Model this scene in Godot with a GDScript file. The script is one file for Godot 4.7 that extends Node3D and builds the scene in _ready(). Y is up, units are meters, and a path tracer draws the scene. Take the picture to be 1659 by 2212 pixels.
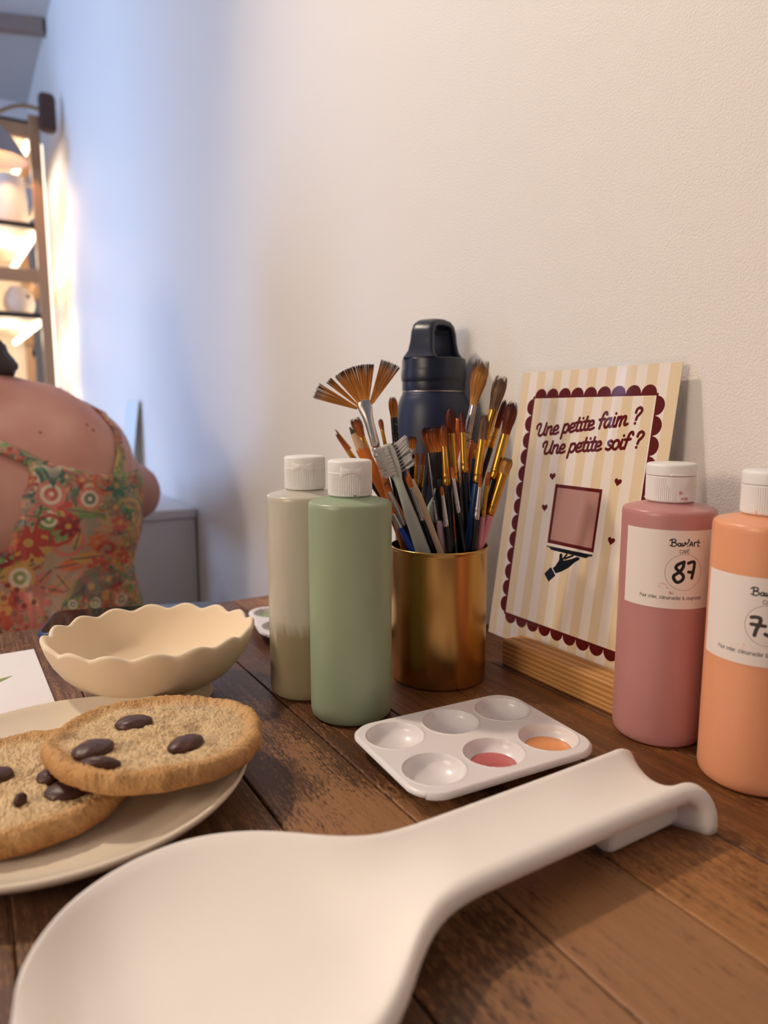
extends Node3D

# ------------------------------------------------------------------ frame of the scene
# y = 0 is the top of the table, the long wall is the plane x = WALL, z runs along it.
const WALL := 0.395
const FLOOR := -0.75
const CEIL := 1.68
const EYE := Vector3(0.0, 0.187, 0.0)

var used := {}
var rng := RandomNumberGenerator.new()


class MB:
	var P := PackedVector3Array()
	var N := PackedVector3Array()
	var U := PackedVector2Array()
	var C := PackedColorArray()
	var I := PackedInt32Array()

	func add(p: PackedVector3Array, idx: PackedInt32Array, uv = null, col = null, keep := false) -> void:
		var n := PackedVector3Array()
		n.resize(p.size())
		var mid := Vector3.ZERO
		for v in p:
			mid += v
		mid /= maxf(1.0, p.size())
		var vol := 0.0
		for t in range(0, idx.size(), 3):
			var a := p[idx[t]]
			var b := p[idx[t + 1]]
			var c := p[idx[t + 2]]
			var k := (a - c).cross(a - b)
			vol += (a - mid).dot(k)
			n[idx[t]] += k
			n[idx[t + 1]] += k
			n[idx[t + 2]] += k
		var flip := vol < 0.0 and not keep
		var base := P.size()
		for i in p.size():
			var m := n[i].normalized()
			N.append(-m if flip else m)
		P.append_array(p)
		if uv == null:
			var z := PackedVector2Array()
			z.resize(p.size())
			U.append_array(z)
		else:
			U.append_array(uv)
		if col is PackedColorArray:
			C.append_array(col)
		else:
			var z := PackedColorArray()
			z.resize(p.size())
			z.fill(col if col is Color else Color.WHITE)
			C.append_array(z)
		for t in range(0, idx.size(), 3):
			I.append(base + idx[t])
			I.append(base + idx[t + (2 if flip else 1)])
			I.append(base + idx[t + (1 if flip else 2)])

	func mesh() -> ArrayMesh:
		var a := []
		a.resize(Mesh.ARRAY_MAX)
		a[Mesh.ARRAY_VERTEX] = P
		a[Mesh.ARRAY_NORMAL] = N
		a[Mesh.ARRAY_TEX_UV] = U
		a[Mesh.ARRAY_COLOR] = C
		a[Mesh.ARRAY_INDEX] = I
		var m := ArrayMesh.new()
		m.add_surface_from_arrays(Mesh.PRIMITIVE_TRIANGLES, a)
		return m


# ------------------------------------------------------------------ naming and nodes
func numbered(n: String) -> String:
	used[n] = used.get(n, -1) + 1
	return n if used[n] == 0 else "%s_%03d" % [n, used[n]]


func thing(called: String, label: String, category: String, at := Vector3.ZERO, yaw := 0.0, group := "") -> Node3D:
	var o := Node3D.new()
	o.name = numbered(called)
	add_child(o)
	o.position = at
	o.rotation.y = yaw
	o.set_meta("label", label)
	o.set_meta("category", category)
	if group:
		o.set_meta("group", group)
	return o


func part(parent: Node, called: String, mb: MB, m: Material, label := "") -> MeshInstance3D:
	var o := MeshInstance3D.new()
	o.name = called
	o.mesh = mb.mesh()
	o.material_override = m
	parent.add_child(o, true)
	if label:
		o.set_meta("label", label)
	return o


func struct(called: String, mb: MB, m: Material) -> MeshInstance3D:
	var o := MeshInstance3D.new()
	o.name = called
	o.mesh = mb.mesh()
	o.material_override = m
	o.set_meta("kind", "structure")
	o.set_meta("label", called.replace("_", " ") + " of the painting café room")
	add_child(o, true)
	return o


func rgb8(r: float, g: float, b: float) -> Color:
	return Color(r / 255.0, g / 255.0, b / 255.0)


func lin(r: float, g: float, b: float) -> Color:
	return rgb8(r, g, b).srgb_to_linear()


func mat(called: String, c: Color, rough := 0.5, metal := 0.0, spec := 0.5) -> StandardMaterial3D:
	var m := StandardMaterial3D.new()
	m.resource_name = called
	m.albedo_color = c
	m.roughness = rough
	m.metallic = metal
	m.metallic_specular = spec
	return m


func vmat(called: String, rough := 0.6) -> StandardMaterial3D:
	var m := mat(called, Color.WHITE, rough)
	m.vertex_color_use_as_albedo = true
	return m


func bump(m: StandardMaterial3D, t: Texture2D, cm: float, scale: float) -> void:
	m.heightmap_enabled = true
	m.heightmap_texture = t
	m.heightmap_scale = cm
	m.uv1_triplanar = true
	m.uv1_scale = Vector3.ONE * scale


func noise_tex(freq: float, octaves: int, sd: int, side := 512) -> NoiseTexture2D:
	var n := FastNoiseLite.new()
	n.seed = sd
	n.noise_type = FastNoiseLite.TYPE_SIMPLEX_SMOOTH
	n.frequency = freq
	n.fractal_octaves = octaves
	var t := NoiseTexture2D.new()
	t.width = side
	t.height = side
	t.seamless = true
	t.noise = n
	return t


# ------------------------------------------------------------------ shapes
func grid(mb: MB, nu: int, nv: int, f: Callable, wu := false, wv := false, col = null, xf := Transform3D(), keep := false) -> void:
	var p := PackedVector3Array()
	var uv := PackedVector2Array()
	var cs := PackedColorArray()
	for i in nu:
		for j in nv:
			var q: Vector3 = f.call(i, j)
			p.append(xf * q)
			uv.append(Vector2(float(i) / (nu if wu else nu - 1), float(j) / (nv if wv else nv - 1)))
			if col is Callable:
				cs.append(col.call(i, j, q))
	var idx := PackedInt32Array()
	for i in (nu if wu else nu - 1):
		for j in (nv if wv else nv - 1):
			var a := i * nv + j
			var b := ((i + 1) % nu) * nv + j
			var c := ((i + 1) % nu) * nv + (j + 1) % nv
			var d := i * nv + (j + 1) % nv
			idx.append_array([a, b, c, a, c, d])
	mb.add(p, idx, uv, cs if col is Callable else col, keep)


func lathe(mb: MB, prof: Array, seg := 48, xf := Transform3D(), col = null) -> void:
	grid(mb, seg, prof.size(), func(i: int, j: int):
		var a := TAU * i / seg
		return Vector3(prof[j].x * cos(a), prof[j].y, prof[j].x * sin(a)), true, false, col, xf)


func rbox(mb: MB, size: Vector3, r: float, xf := Transform3D(), col = null, n := 2) -> void:
	var h := size * 0.5
	r = minf(r, minf(h.x, minf(h.y, h.z)) * 0.999)
	for ax in 3:
		for s in [-1.0, 1.0]:
			var u := (ax + 1) % 3
			var v := (ax + 2) % 3
			var lu := []
			var lv := []
			for k in n + 1:
				lu.append(-h[u] + r * k / n)
				lv.append(-h[v] + r * k / n)
			for k in n + 1:
				lu.append(h[u] - r + r * k / n)
				lv.append(h[v] - r + r * k / n)
			grid(mb, lu.size(), lv.size(), func(i: int, j: int):
				var p := Vector3.ZERO
				p[ax] = s * h[ax]
				p[u] = lu[i]
				p[v] = lv[j]
				var q := p.clamp(-h + Vector3.ONE * r, h - Vector3.ONE * r)
				return q + (p - q).normalized() * r, false, false, col, xf, true)
			# outward winding for this face
			var last := mb.I.size()
			var cnt := (lu.size() - 1) * (lv.size() - 1) * 6
			var i0 := last - cnt
			var mid := mb.I[i0 + cnt / 2]
			var outw: Vector3 = xf.basis[ax] * s
			if mb.N[mid].dot(outw) < 0.0:
				for t in range(i0, last, 3):
					var k := mb.I[t + 1]
					mb.I[t + 1] = mb.I[t + 2]
					mb.I[t + 2] = k
				for k in range(mb.P.size() - lu.size() * lv.size(), mb.P.size()):
					mb.N[k] = -mb.N[k]


func frames(pts: Array) -> Array:
	var out := []
	var up := Vector3.UP
	for i in pts.size():
		var d: Vector3 = (pts[mini(i + 1, pts.size() - 1)] - pts[maxi(i - 1, 0)]).normalized()
		if i == 0 and absf(d.dot(up)) > 0.95:
			up = Vector3.RIGHT
		var side := up.cross(d).normalized()
		up = d.cross(side).normalized()
		out.append([side, up])
	return out


func tube(mb: MB, pts: Array, radii: Array, seg := 12, col = null, closed := false, flat := 1.0) -> void:
	var fr := frames(pts)
	var n := pts.size()
	var tot := n if closed else n + 2
	grid(mb, tot, seg, func(i: int, j: int):
		var k: int = i if closed else clampi(i - 1, 0, n - 1)
		if not closed and (i == 0 or i == tot - 1):
			return pts[k]
		var a := TAU * j / seg
		return pts[k] + (fr[k][0] * cos(a) * flat + fr[k][1] * sin(a)) * radii[mini(k, radii.size() - 1)], closed, true, col)


func rod(mb: MB, a: Vector3, b: Vector3, ra: float, rb: float, seg := 12, col = null) -> void:
	var d := (b - a).normalized()
	var e := minf(minf(ra, rb) * 0.35, (b - a).length() * 0.2)
	tube(mb, [a, a + d * e * 0.3, a + d * e, b - d * e, b - d * e * 0.3, b], [ra * 0.7, ra * 0.92, ra, rb, rb * 0.92, rb * 0.7], seg, col)


func ball(mb: MB, c: Vector3, r: Vector3, seg := 20, rings := 12, col = null, b := Basis()) -> void:
	grid(mb, seg, rings + 1, func(i: int, j: int):
		var a := TAU * i / seg
		var t := PI * j / rings
		return c + b * (Vector3(sin(t) * cos(a), cos(t), sin(t) * sin(a)) * r), true, false, col)


func prism(mb: MB, poly: PackedVector2Array, xf: Transform3D, depth: float, col = null) -> void:
	# polygon in local x, y, pushed along local z; flat faces
	var tri := Geometry2D.triangulate_polygon(poly)
	for s in 2:
		var p := PackedVector3Array()
		for q in poly:
			p.append(xf * Vector3(q.x, q.y, depth * s))
		var t := tri.duplicate()
		var a := p[t[0]]
		if ((a - p[t[2]]).cross(a - p[t[1]])).dot(xf.basis.z * (1.0 if s == 1 else -1.0) * signf(depth)) < 0.0:
			t.reverse()
		mb.add(p, t, null, col, true)
	var mid := Vector2.ZERO
	for q in poly:
		mid += q
	var cw := Geometry2D.is_polygon_clockwise(poly)
	for i in poly.size():
		var q0 := poly[i]
		var q1 := poly[(i + 1) % poly.size()]
		var p := PackedVector3Array([xf * Vector3(q0.x, q0.y, 0), xf * Vector3(q1.x, q1.y, 0), xf * Vector3(q1.x, q1.y, depth), xf * Vector3(q0.x, q0.y, depth)])
		var e := q1 - q0
		var outw := xf.basis * Vector3(-e.y if cw else e.y, e.x if cw else -e.x, 0)
		var t := PackedInt32Array([0, 1, 2, 0, 2, 3])
		if ((p[0] - p[2]).cross(p[0] - p[1])).dot(outw) < 0.0:
			t = PackedInt32Array([0, 2, 1, 0, 3, 2])
		var l := e.length()
		mb.add(p, t, PackedVector2Array([Vector2(0, q0.y), Vector2(l, q1.y), Vector2(l, q1.y), Vector2(0, q0.y)]), col, true)


func sm(a: float, b: float, x: float) -> float:
	return smoothstep(a, b, x)


func table_at(xs: Array, ys: Array, x: float) -> float:
	if x <= xs[0]:
		return ys[0]
	for i in xs.size() - 1:
		if x <= xs[i + 1]:
			var y0: float = ys[maxi(i - 1, 0)]
			var y3: float = ys[mini(i + 2, xs.size() - 1)]
			var x0: float = xs[maxi(i - 1, 0)]
			var x3: float = xs[mini(i + 2, xs.size() - 1)]
			var h: float = xs[i + 1] - xs[i]
			var m1: float = (ys[i + 1] - y0) / (xs[i + 1] - x0) * h
			var m2: float = (y3 - ys[i]) / (x3 - xs[i]) * h
			var t: float = (x - xs[i]) / h
			return (2 * t * t * t - 3 * t * t + 1) * ys[i] + (t * t * t - 2 * t * t + t) * m1 + (-2 * t * t * t + 3 * t * t) * ys[i + 1] + (t * t * t - t * t) * m2
	return ys[-1]


# ------------------------------------------------------------------ drawing on images (flat print only)
func stroke(im: Image, pts: Array, r: float, c: Color) -> void:
	var w := im.get_width()
	var h := im.get_height()
	for k in maxi(1, pts.size() - 1):
		var a: Vector2 = pts[k]
		var b: Vector2 = pts[mini(k + 1, pts.size() - 1)]
		var x0 := clampi(int(minf(a.x, b.x) - r - 1), 0, w - 1)
		var x1 := clampi(int(maxf(a.x, b.x) + r + 2), 0, w - 1)
		var y0 := clampi(int(minf(a.y, b.y) - r - 1), 0, h - 1)
		var y1 := clampi(int(maxf(a.y, b.y) + r + 2), 0, h - 1)
		var ab := b - a
		var l2 := maxf(ab.length_squared(), 1e-9)
		for y in range(y0, y1 + 1):
			for x in range(x0, x1 + 1):
				var p := Vector2(x + 0.5, y + 0.5)
				var t := clampf((p - a).dot(ab) / l2, 0.0, 1.0)
				var cov := clampf(r + 0.5 - p.distance_to(a + ab * t), 0.0, 1.0)
				if cov > 0.0:
					im.set_pixel(x, y, im.get_pixel(x, y).lerp(c, cov * c.a))


func fill_poly(im: Image, poly: PackedVector2Array, c: Color) -> void:
	var lo := poly[0]
	var hi := poly[0]
	for q in poly:
		lo = lo.min(q)
		hi = hi.max(q)
	for y in range(maxi(0, int(lo.y)), mini(im.get_height(), int(hi.y) + 2)):
		for x in range(maxi(0, int(lo.x)), mini(im.get_width(), int(hi.x) + 2)):
			var n := 0
			for s in [Vector2(0.25, 0.25), Vector2(0.75, 0.25), Vector2(0.25, 0.75), Vector2(0.75, 0.75)]:
				if Geometry2D.is_point_in_polygon(Vector2(x, y) + s, poly):
					n += 1
			if n:
				im.set_pixel(x, y, im.get_pixel(x, y).lerp(c, n / 4.0 * c.a))


func smooth_line(pts: Array, sub := 5) -> Array:
	var out := []
	for i in pts.size() - 1:
		var p0: Vector2 = pts[maxi(i - 1, 0)]
		var p1: Vector2 = pts[i]
		var p2: Vector2 = pts[i + 1]
		var p3: Vector2 = pts[mini(i + 2, pts.size() - 1)]
		for k in sub:
			out.append(p1.cubic_interpolate(p2, p0, p3, float(k) / sub))
	out.append(pts[-1])
	return out


func V(a: Array) -> Array:
	var o := []
	for i in range(0, a.size(), 2):
		o.append(Vector2(a[i], a[i + 1]))
	return o


func glyphs() -> Dictionary:
	var o := []
	for k in 13:
		o.append_array([0.36 + 0.36 * cos(TAU * k / 12.0), 0.5 + 0.5 * sin(TAU * k / 12.0)])
	return {
		"U": [1.3, [-0.3, 0.95, -0.36, 1.25, -0.15, 1.5, 0.12, 1.5, 0.2, 1.2, 0.1, 0.6, 0.15, 0.15, 0.42, 0.0, 0.75, 0.2, 0.92, 0.7, 1.0, 1.5], [1.0, 1.5, 0.92, 0.6, 1.0, 0.1, 1.25, 0.05]],
		"n": [0.98, [0.05, 1.0, 0.02, 0.5, 0.0, 0.0], [0.02, 0.55, 0.2, 0.9, 0.48, 1.0, 0.63, 0.8, 0.6, 0.3, 0.7, 0.03, 0.95, 0.08]],
		"e": [0.86, [0.06, 0.45, 0.38, 0.48, 0.62, 0.65, 0.55, 0.93, 0.3, 1.0, 0.08, 0.8, 0.0, 0.45, 0.1, 0.1, 0.4, 0.0, 0.8, 0.15]],
		"p": [0.9, [0.05, 1.0, 0.0, 0.2, -0.05, -0.65], [0.02, 0.6, 0.2, 0.95, 0.5, 1.0, 0.7, 0.7, 0.65, 0.25, 0.4, 0.0, 0.1, 0.1]],
		"t": [0.58, [0.22, 1.55, 0.15, 0.9, 0.12, 0.35, 0.25, 0.04, 0.55, 0.06], [-0.12, 1.05, 0.2, 1.02, 0.5, 1.05]],
		"i": [0.5, [0.12, 1.0, 0.08, 0.3, 0.2, 0.02, 0.45, 0.08], [0.17, 1.45, 0.17, 1.46]],
		"f": [0.66, [0.72, 1.5, 0.6, 1.75, 0.38, 1.72, 0.24, 1.4, 0.2, 0.8, 0.12, 0.0], [-0.1, 1.0, 0.2, 0.98, 0.55, 1.02]],
		"a": [1.0, [0.65, 0.85, 0.4, 1.0, 0.1, 0.8, 0.0, 0.4, 0.15, 0.05, 0.4, 0.05, 0.64, 0.45], [0.7, 1.0, 0.64, 0.35, 0.74, 0.03, 0.98, 0.08]],
		"m": [1.4, [0.05, 1.0, 0.02, 0.5, 0.0, 0.0], [0.02, 0.55, 0.2, 0.93, 0.42, 0.98, 0.5, 0.75, 0.46, 0.0], [0.48, 0.55, 0.68, 0.93, 0.92, 0.98, 1.0, 0.75, 0.96, 0.2, 1.1, 0.02, 1.35, 0.1]],
		"s": [0.75, [0.6, 0.85, 0.35, 1.0, 0.1, 0.85, 0.2, 0.6, 0.5, 0.4, 0.55, 0.12, 0.3, 0.0, 0.0, 0.12]],
		"o": [0.88, o],
		"?": [0.9, [0.08, 1.25, 0.15, 1.6, 0.45, 1.72, 0.72, 1.45, 0.62, 1.1, 0.36, 0.8, 0.3, 0.45], [0.27, 0.05, 0.27, 0.06]],
		" ": [0.55],
		# plain letters of the small print
		"P": [0.85, [0.0, 0.0, 0.0, 1.4], [0.0, 1.4, 0.45, 1.38, 0.65, 1.05, 0.45, 0.7, 0.0, 0.65]],
		"u": [0.85, [0.0, 1.0, 0.0, 0.35, 0.15, 0.05, 0.4, 0.02, 0.6, 0.3, 0.62, 1.0], [0.62, 1.0, 0.62, 0.0]],
		"r": [0.55, [0.0, 1.0, 0.0, 0.0], [0.0, 0.6, 0.15, 0.92, 0.42, 0.98]],
		"c": [0.82, [0.65, 0.82, 0.4, 1.0, 0.1, 0.85, 0.0, 0.5, 0.1, 0.15, 0.4, 0.0, 0.65, 0.18]],
		"é": [0.86, [0.05, 0.5, 0.66, 0.5, 0.6, 0.85, 0.35, 1.0, 0.1, 0.85, 0.0, 0.5, 0.1, 0.12, 0.4, 0.0, 0.66, 0.15], [0.32, 1.2, 0.5, 1.45]],
		",": [0.35, [0.1, 0.08, 0.0, -0.22]],
		"'": [0.3, [0.1, 1.45, 0.05, 1.1]],
		"v": [0.75, [0.0, 1.0, 0.3, 0.0, 0.6, 1.0]],
		"l": [0.3, [0.05, 1.45, 0.05, 0.0]],
		"&": [0.95, [0.8, 0.0, 0.15, 1.05, 0.2, 1.35, 0.45, 1.35, 0.5, 1.05, 0.05, 0.5, 0.05, 0.15, 0.3, 0.0, 0.55, 0.1, 0.8, 0.55]],
		"x": [0.7, [0.0, 1.0, 0.55, 0.0], [0.55, 1.0, 0.0, 0.0]],
		"C": [1.15, [0.95, 1.15, 0.6, 1.4, 0.2, 1.25, 0.0, 0.7, 0.2, 0.15, 0.6, 0.0, 0.95, 0.25]],
		"A": [1.15, [0.0, 0.0, 0.5, 1.4, 1.0, 0.0], [0.18, 0.5, 0.82, 0.5]],
		"F": [0.85, [0.0, 0.0, 0.0, 1.4], [0.0, 1.4, 0.7, 1.4], [0.0, 0.75, 0.6, 0.75]],
		"É": [0.9, [0.7, 0.0, 0.0, 0.0, 0.0, 1.4, 0.7, 1.4], [0.0, 0.75, 0.6, 0.75], [0.3, 1.6, 0.5, 1.85]],
	}


func write(im: Image, text: String, at: Vector2, unit: float, turn: float, slant: float, r: float, c: Color, rounded := true, wide := 1.0) -> void:
	# at: start of the base line in pixels; unit: height of a small letter in pixels; y of the glyphs runs up
	var g := glyphs()
	var x := 0.0
	for ch in text:
		var d: Array = g[ch]
		for k in range(1, d.size()):
			var pts := []
			for q in V(d[k]):
				var l := Vector2(((x + q.x) * wide + slant * q.y) * unit, -q.y * unit)
				pts.append(at + l.rotated(turn))
			if rounded and pts.size() > 2:
				pts = smooth_line(pts, 4)
			stroke(im, pts, r, c)
		x += d[0]


# ------------------------------------------------------------------ smooth bodies (surface nets over joined capsules)
func cap_dist(p: Vector3, b: Array) -> float:
	var a: Vector3 = b[0]
	var ab: Vector3 = b[2] - a
	var t := clampf((p - a).dot(ab) / maxf(ab.length_squared(), 1e-9), 0.0, 1.0)
	return (p - a - ab * t).length() - lerpf(b[1], b[3], t)


func field(p: Vector3, bones: Array, k: float) -> float:
	var f := 1.0
	for b in bones:
		var d := cap_dist(p, b)
		var h := clampf(0.5 + 0.5 * (f - d) / k, 0.0, 1.0)
		f = lerpf(f, d, h) - k * h * (1.0 - h)
	return f


func nets(mb: MB, bones: Array, k: float, h: float, cut = null, wob = null, col = null) -> void:
	var lo := Vector3.ONE * 1e9
	var hi := -lo
	for b in bones:
		for e in [0, 2]:
			lo = lo.min(b[e] - Vector3.ONE * (b[e + 1] + 3.0 * h + k))
			hi = hi.max(b[e] + Vector3.ONE * (b[e + 1] + 3.0 * h + k))
	var nx := int((hi.x - lo.x) / h) + 2
	var ny := int((hi.y - lo.y) / h) + 2
	var nz := int((hi.z - lo.z) / h) + 2
	var f := PackedFloat32Array()
	f.resize(nx * ny * nz)
	f.fill(1.0)
	for b in bones:
		var m: float = maxf(b[1], b[3]) + 2.0 * h + k
		var l: Vector3 = ((b[0].min(b[2]) - Vector3.ONE * m - lo) / h).floor()
		var u: Vector3 = ((b[0].max(b[2]) + Vector3.ONE * m - lo) / h).ceil()
		for x in range(maxi(0, int(l.x)), mini(nx, int(u.x) + 1)):
			for y in range(maxi(0, int(l.y)), mini(ny, int(u.y) + 1)):
				for z in range(maxi(0, int(l.z)), mini(nz, int(u.z) + 1)):
					var d := cap_dist(lo + Vector3(x, y, z) * h, b)
					var i := (x * ny + y) * nz + z
					var c := f[i]
					var w := clampf(0.5 + 0.5 * (c - d) / k, 0.0, 1.0)
					f[i] = lerpf(c, d, w) - k * w * (1.0 - w)
	if cut != null or wob != null:
		for x in nx:
			for y in ny:
				for z in nz:
					var i := (x * ny + y) * nz + z
					if f[i] < 0.08:
						var p := lo + Vector3(x, y, z) * h
						if wob != null:
							f[i] += wob.call(p)
						if cut != null:
							f[i] = maxf(f[i], cut.call(p))
	var at := PackedInt32Array()
	at.resize(nx * ny * nz)
	at.fill(-1)
	var P := PackedVector3Array()
	var cs := PackedColorArray()
	var sx := ny * nz
	var off := [0, 1, nz, nz + 1, sx, sx + 1, sx + nz, sx + nz + 1]
	var cor := [Vector3(0, 0, 0), Vector3(0, 0, 1), Vector3(0, 1, 0), Vector3(0, 1, 1), Vector3(1, 0, 0), Vector3(1, 0, 1), Vector3(1, 1, 0), Vector3(1, 1, 1)]
	var edges := [[0, 1], [2, 3], [4, 5], [6, 7], [0, 2], [1, 3], [4, 6], [5, 7], [0, 4], [1, 5], [2, 6], [3, 7]]
	for x in nx - 1:
		for y in ny - 1:
			for z in nz - 1:
				var i := (x * ny + y) * nz + z
				var s := f[i] < 0.0
				var mixed := false
				for o in range(1, 8):
					if (f[i + off[o]] < 0.0) != s:
						mixed = true
						break
				if not mixed:
					continue
				var sum := Vector3.ZERO
				var n := 0
				for e in edges:
					var a := f[i + off[e[0]]]
					var b := f[i + off[e[1]]]
					if (a < 0.0) != (b < 0.0):
						sum += cor[e[0]].lerp(cor[e[1]], a / (a - b))
						n += 1
				at[i] = P.size()
				P.append(lo + (Vector3(x, y, z) + sum / n) * h)
				if col != null:
					cs.append(col.call(P[-1]))
	var idx := PackedInt32Array()
	for x in range(1, nx - 1):
		for y in range(1, ny - 1):
			for z in range(1, nz - 1):
				var i := (x * ny + y) * nz + z
				var s := f[i] < 0.0
				for e in [[sx, nz, 1], [nz, 1, sx], [1, sx, nz]]:
					if (f[i + e[0]] < 0.0) == s:
						continue
					var q := [at[i], at[i - e[1]], at[i - e[1] - e[2]], at[i - e[2]]]
					if q[0] < 0 or q[1] < 0 or q[2] < 0 or q[3] < 0:
						continue
					if s:
						idx.append_array([q[0], q[1], q[2], q[0], q[2], q[3]])
					else:
						idx.append_array([q[0], q[2], q[1], q[0], q[3], q[2]])
	mb.add(P, idx, null, cs if col != null else null)


# ------------------------------------------------------------------ the place
var M := {}


func _ready() -> void:
	rng.seed = 7
	# --- camera
	var cam := Camera3D.new()
	cam.name = "camera"
	add_child(cam)
	cam.position = EYE
	cam.rotation = Vector3(-0.141056, -0.545245, 0.0)
	var at := CameraAttributesPhysical.new()
	at.frustum_focal_length = 16.275
	at.frustum_focus_distance = 0.43
	at.frustum_near = 0.02
	at.frustum_far = 60.0
	at.exposure_aperture = 4.4
	cam.attributes = at
	cam.fov = 72.81
	cam.near = 0.02
	cam.current = true
	# --- sky beyond the window, and exposure
	var we := WorldEnvironment.new()
	we.name = "world_environment"
	var env := Environment.new()
	env.background_mode = Environment.BG_SKY
	var sky := Sky.new()
	var sk := ProceduralSkyMaterial.new()
	sk.sky_top_color = rgb8(150, 185, 235)
	sk.sky_horizon_color = rgb8(205, 222, 242)
	sk.ground_bottom_color = rgb8(110, 112, 115)
	sk.ground_horizon_color = rgb8(190, 200, 210)
	sk.energy_multiplier = 1.0
	sky.sky_material = sk
	env.sky = sky
	env.tonemap_mode = Environment.TONE_MAPPER_LINEAR
	env.tonemap_exposure = 0.97
	env.sdfgi_enabled = true
	env.ssao_enabled = true
	env.ssil_enabled = true
	we.environment = env
	add_child(we)
	# --- daylight entering through the shop window in the left wall
	var day := AreaLight3D.new()
	day.name = "window_daylight"
	day.area_size = Vector2(1.5, 1.5)
	day.light_color = rgb8(164, 198, 255)
	day.light_energy = 8.0
	day.area_normalize_energy = true
	day.shadow_enabled = true
	day.area_range = 12.0
	add_child(day)
	day.position = Vector3(-2.56, 0.62, -2.25)
	day.rotation = Vector3(0.0, -PI / 2, 0.0)

	materials()
	room()
	table()
	far_corner()
	person()
	signs()
	bottles()
	cup_and_brushes()
	flask()
	palettes()
	bowl()
	plate_and_cookies()
	flat_things()
	spoon_rest()
	track_spot(Vector3(-0.5, CEIL, -1.2), Vector3(0.2, 0.0, 0.0), 0.11, 45.0, 1.65, "white track spot ahead of the table, out of view")
	added_globe_lamp(Vector3(-1.0, 0.5, -0.2), 0.12, 0.40)  # added fill lamp, stands in for soft warm light from the room


func materials() -> void:
	M.bump_fine = noise_tex(0.03, 3, 3)
	M.bump_wall = noise_tex(0.055, 2, 11, 1024)
	M.wall = mat("wall_paint", rgb8(240, 234, 226), 0.62)
	bump(M.wall, M.bump_wall, 0.022, 8.0)
	M.wall.uv1_world_triplanar = true
	M.paint_white = mat("white_paint", rgb8(226, 226, 228), 0.7)
	M.ceiling = mat("ceiling_paint", rgb8(200, 198, 198), 0.8)
	M.floor = mat("floor_boards", rgb8(128, 98, 72), 0.5)
	M.white_plastic = mat("white_cap_plastic", rgb8(240, 236, 232), 0.42)
	M.bisque = mat("white_bisque", rgb8(244, 236, 228), 0.62)
	M.cream_bisque = mat("cream_bisque", rgb8(240, 219, 188), 0.66)
	M.glaze = mat("cream_glaze", rgb8(236, 222, 200), 0.16)
	M.tray = mat("tray_plastic", rgb8(234, 228, 228), 0.26)
	M.black = mat("black_lacquer", rgb8(12, 11, 12), 0.2)
	M.black_matt = mat("black_plastic", rgb8(16, 15, 16), 0.5)
	M.silver = mat("nickel_ferrule", rgb8(205, 198, 192), 0.24, 1.0)
	M.gold = mat("gold_ferrule", rgb8(214, 158, 66), 0.24, 1.0)
	M.brass = mat("brushed_brass", rgb8(196, 156, 92), 0.27, 1.0)
	M.hair = vmat("bristle_hair", 0.5)
	M.navy = mat("navy_powder_coat", rgb8(24, 33, 62), 0.42)
	M.navy_lid = mat("navy_lid_plastic", rgb8(20, 26, 46), 0.33)
	M.maroon = mat("maroon_print", rgb8(98, 20, 20), 0.6)
	M.pine = mat("pine", rgb8(255, 255, 255), 0.55)
	M.oak = mat("oak_frame", rgb8(166, 128, 92), 0.55)
	M.dark_wood = mat("dark_wood", rgb8(72, 44, 34), 0.5)
	M.steel_dark = mat("dark_steel", rgb8(70, 60, 52), 0.45, 0.6)
	M.ink = mat("black_ink", rgb8(14, 16, 20), 0.6)


func box_mb(size: Vector3, r := 0.002, at := Vector3.ZERO) -> MB:
	var mb := MB.new()
	rbox(mb, size, r, Transform3D(Basis(), at))
	return mb


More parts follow.
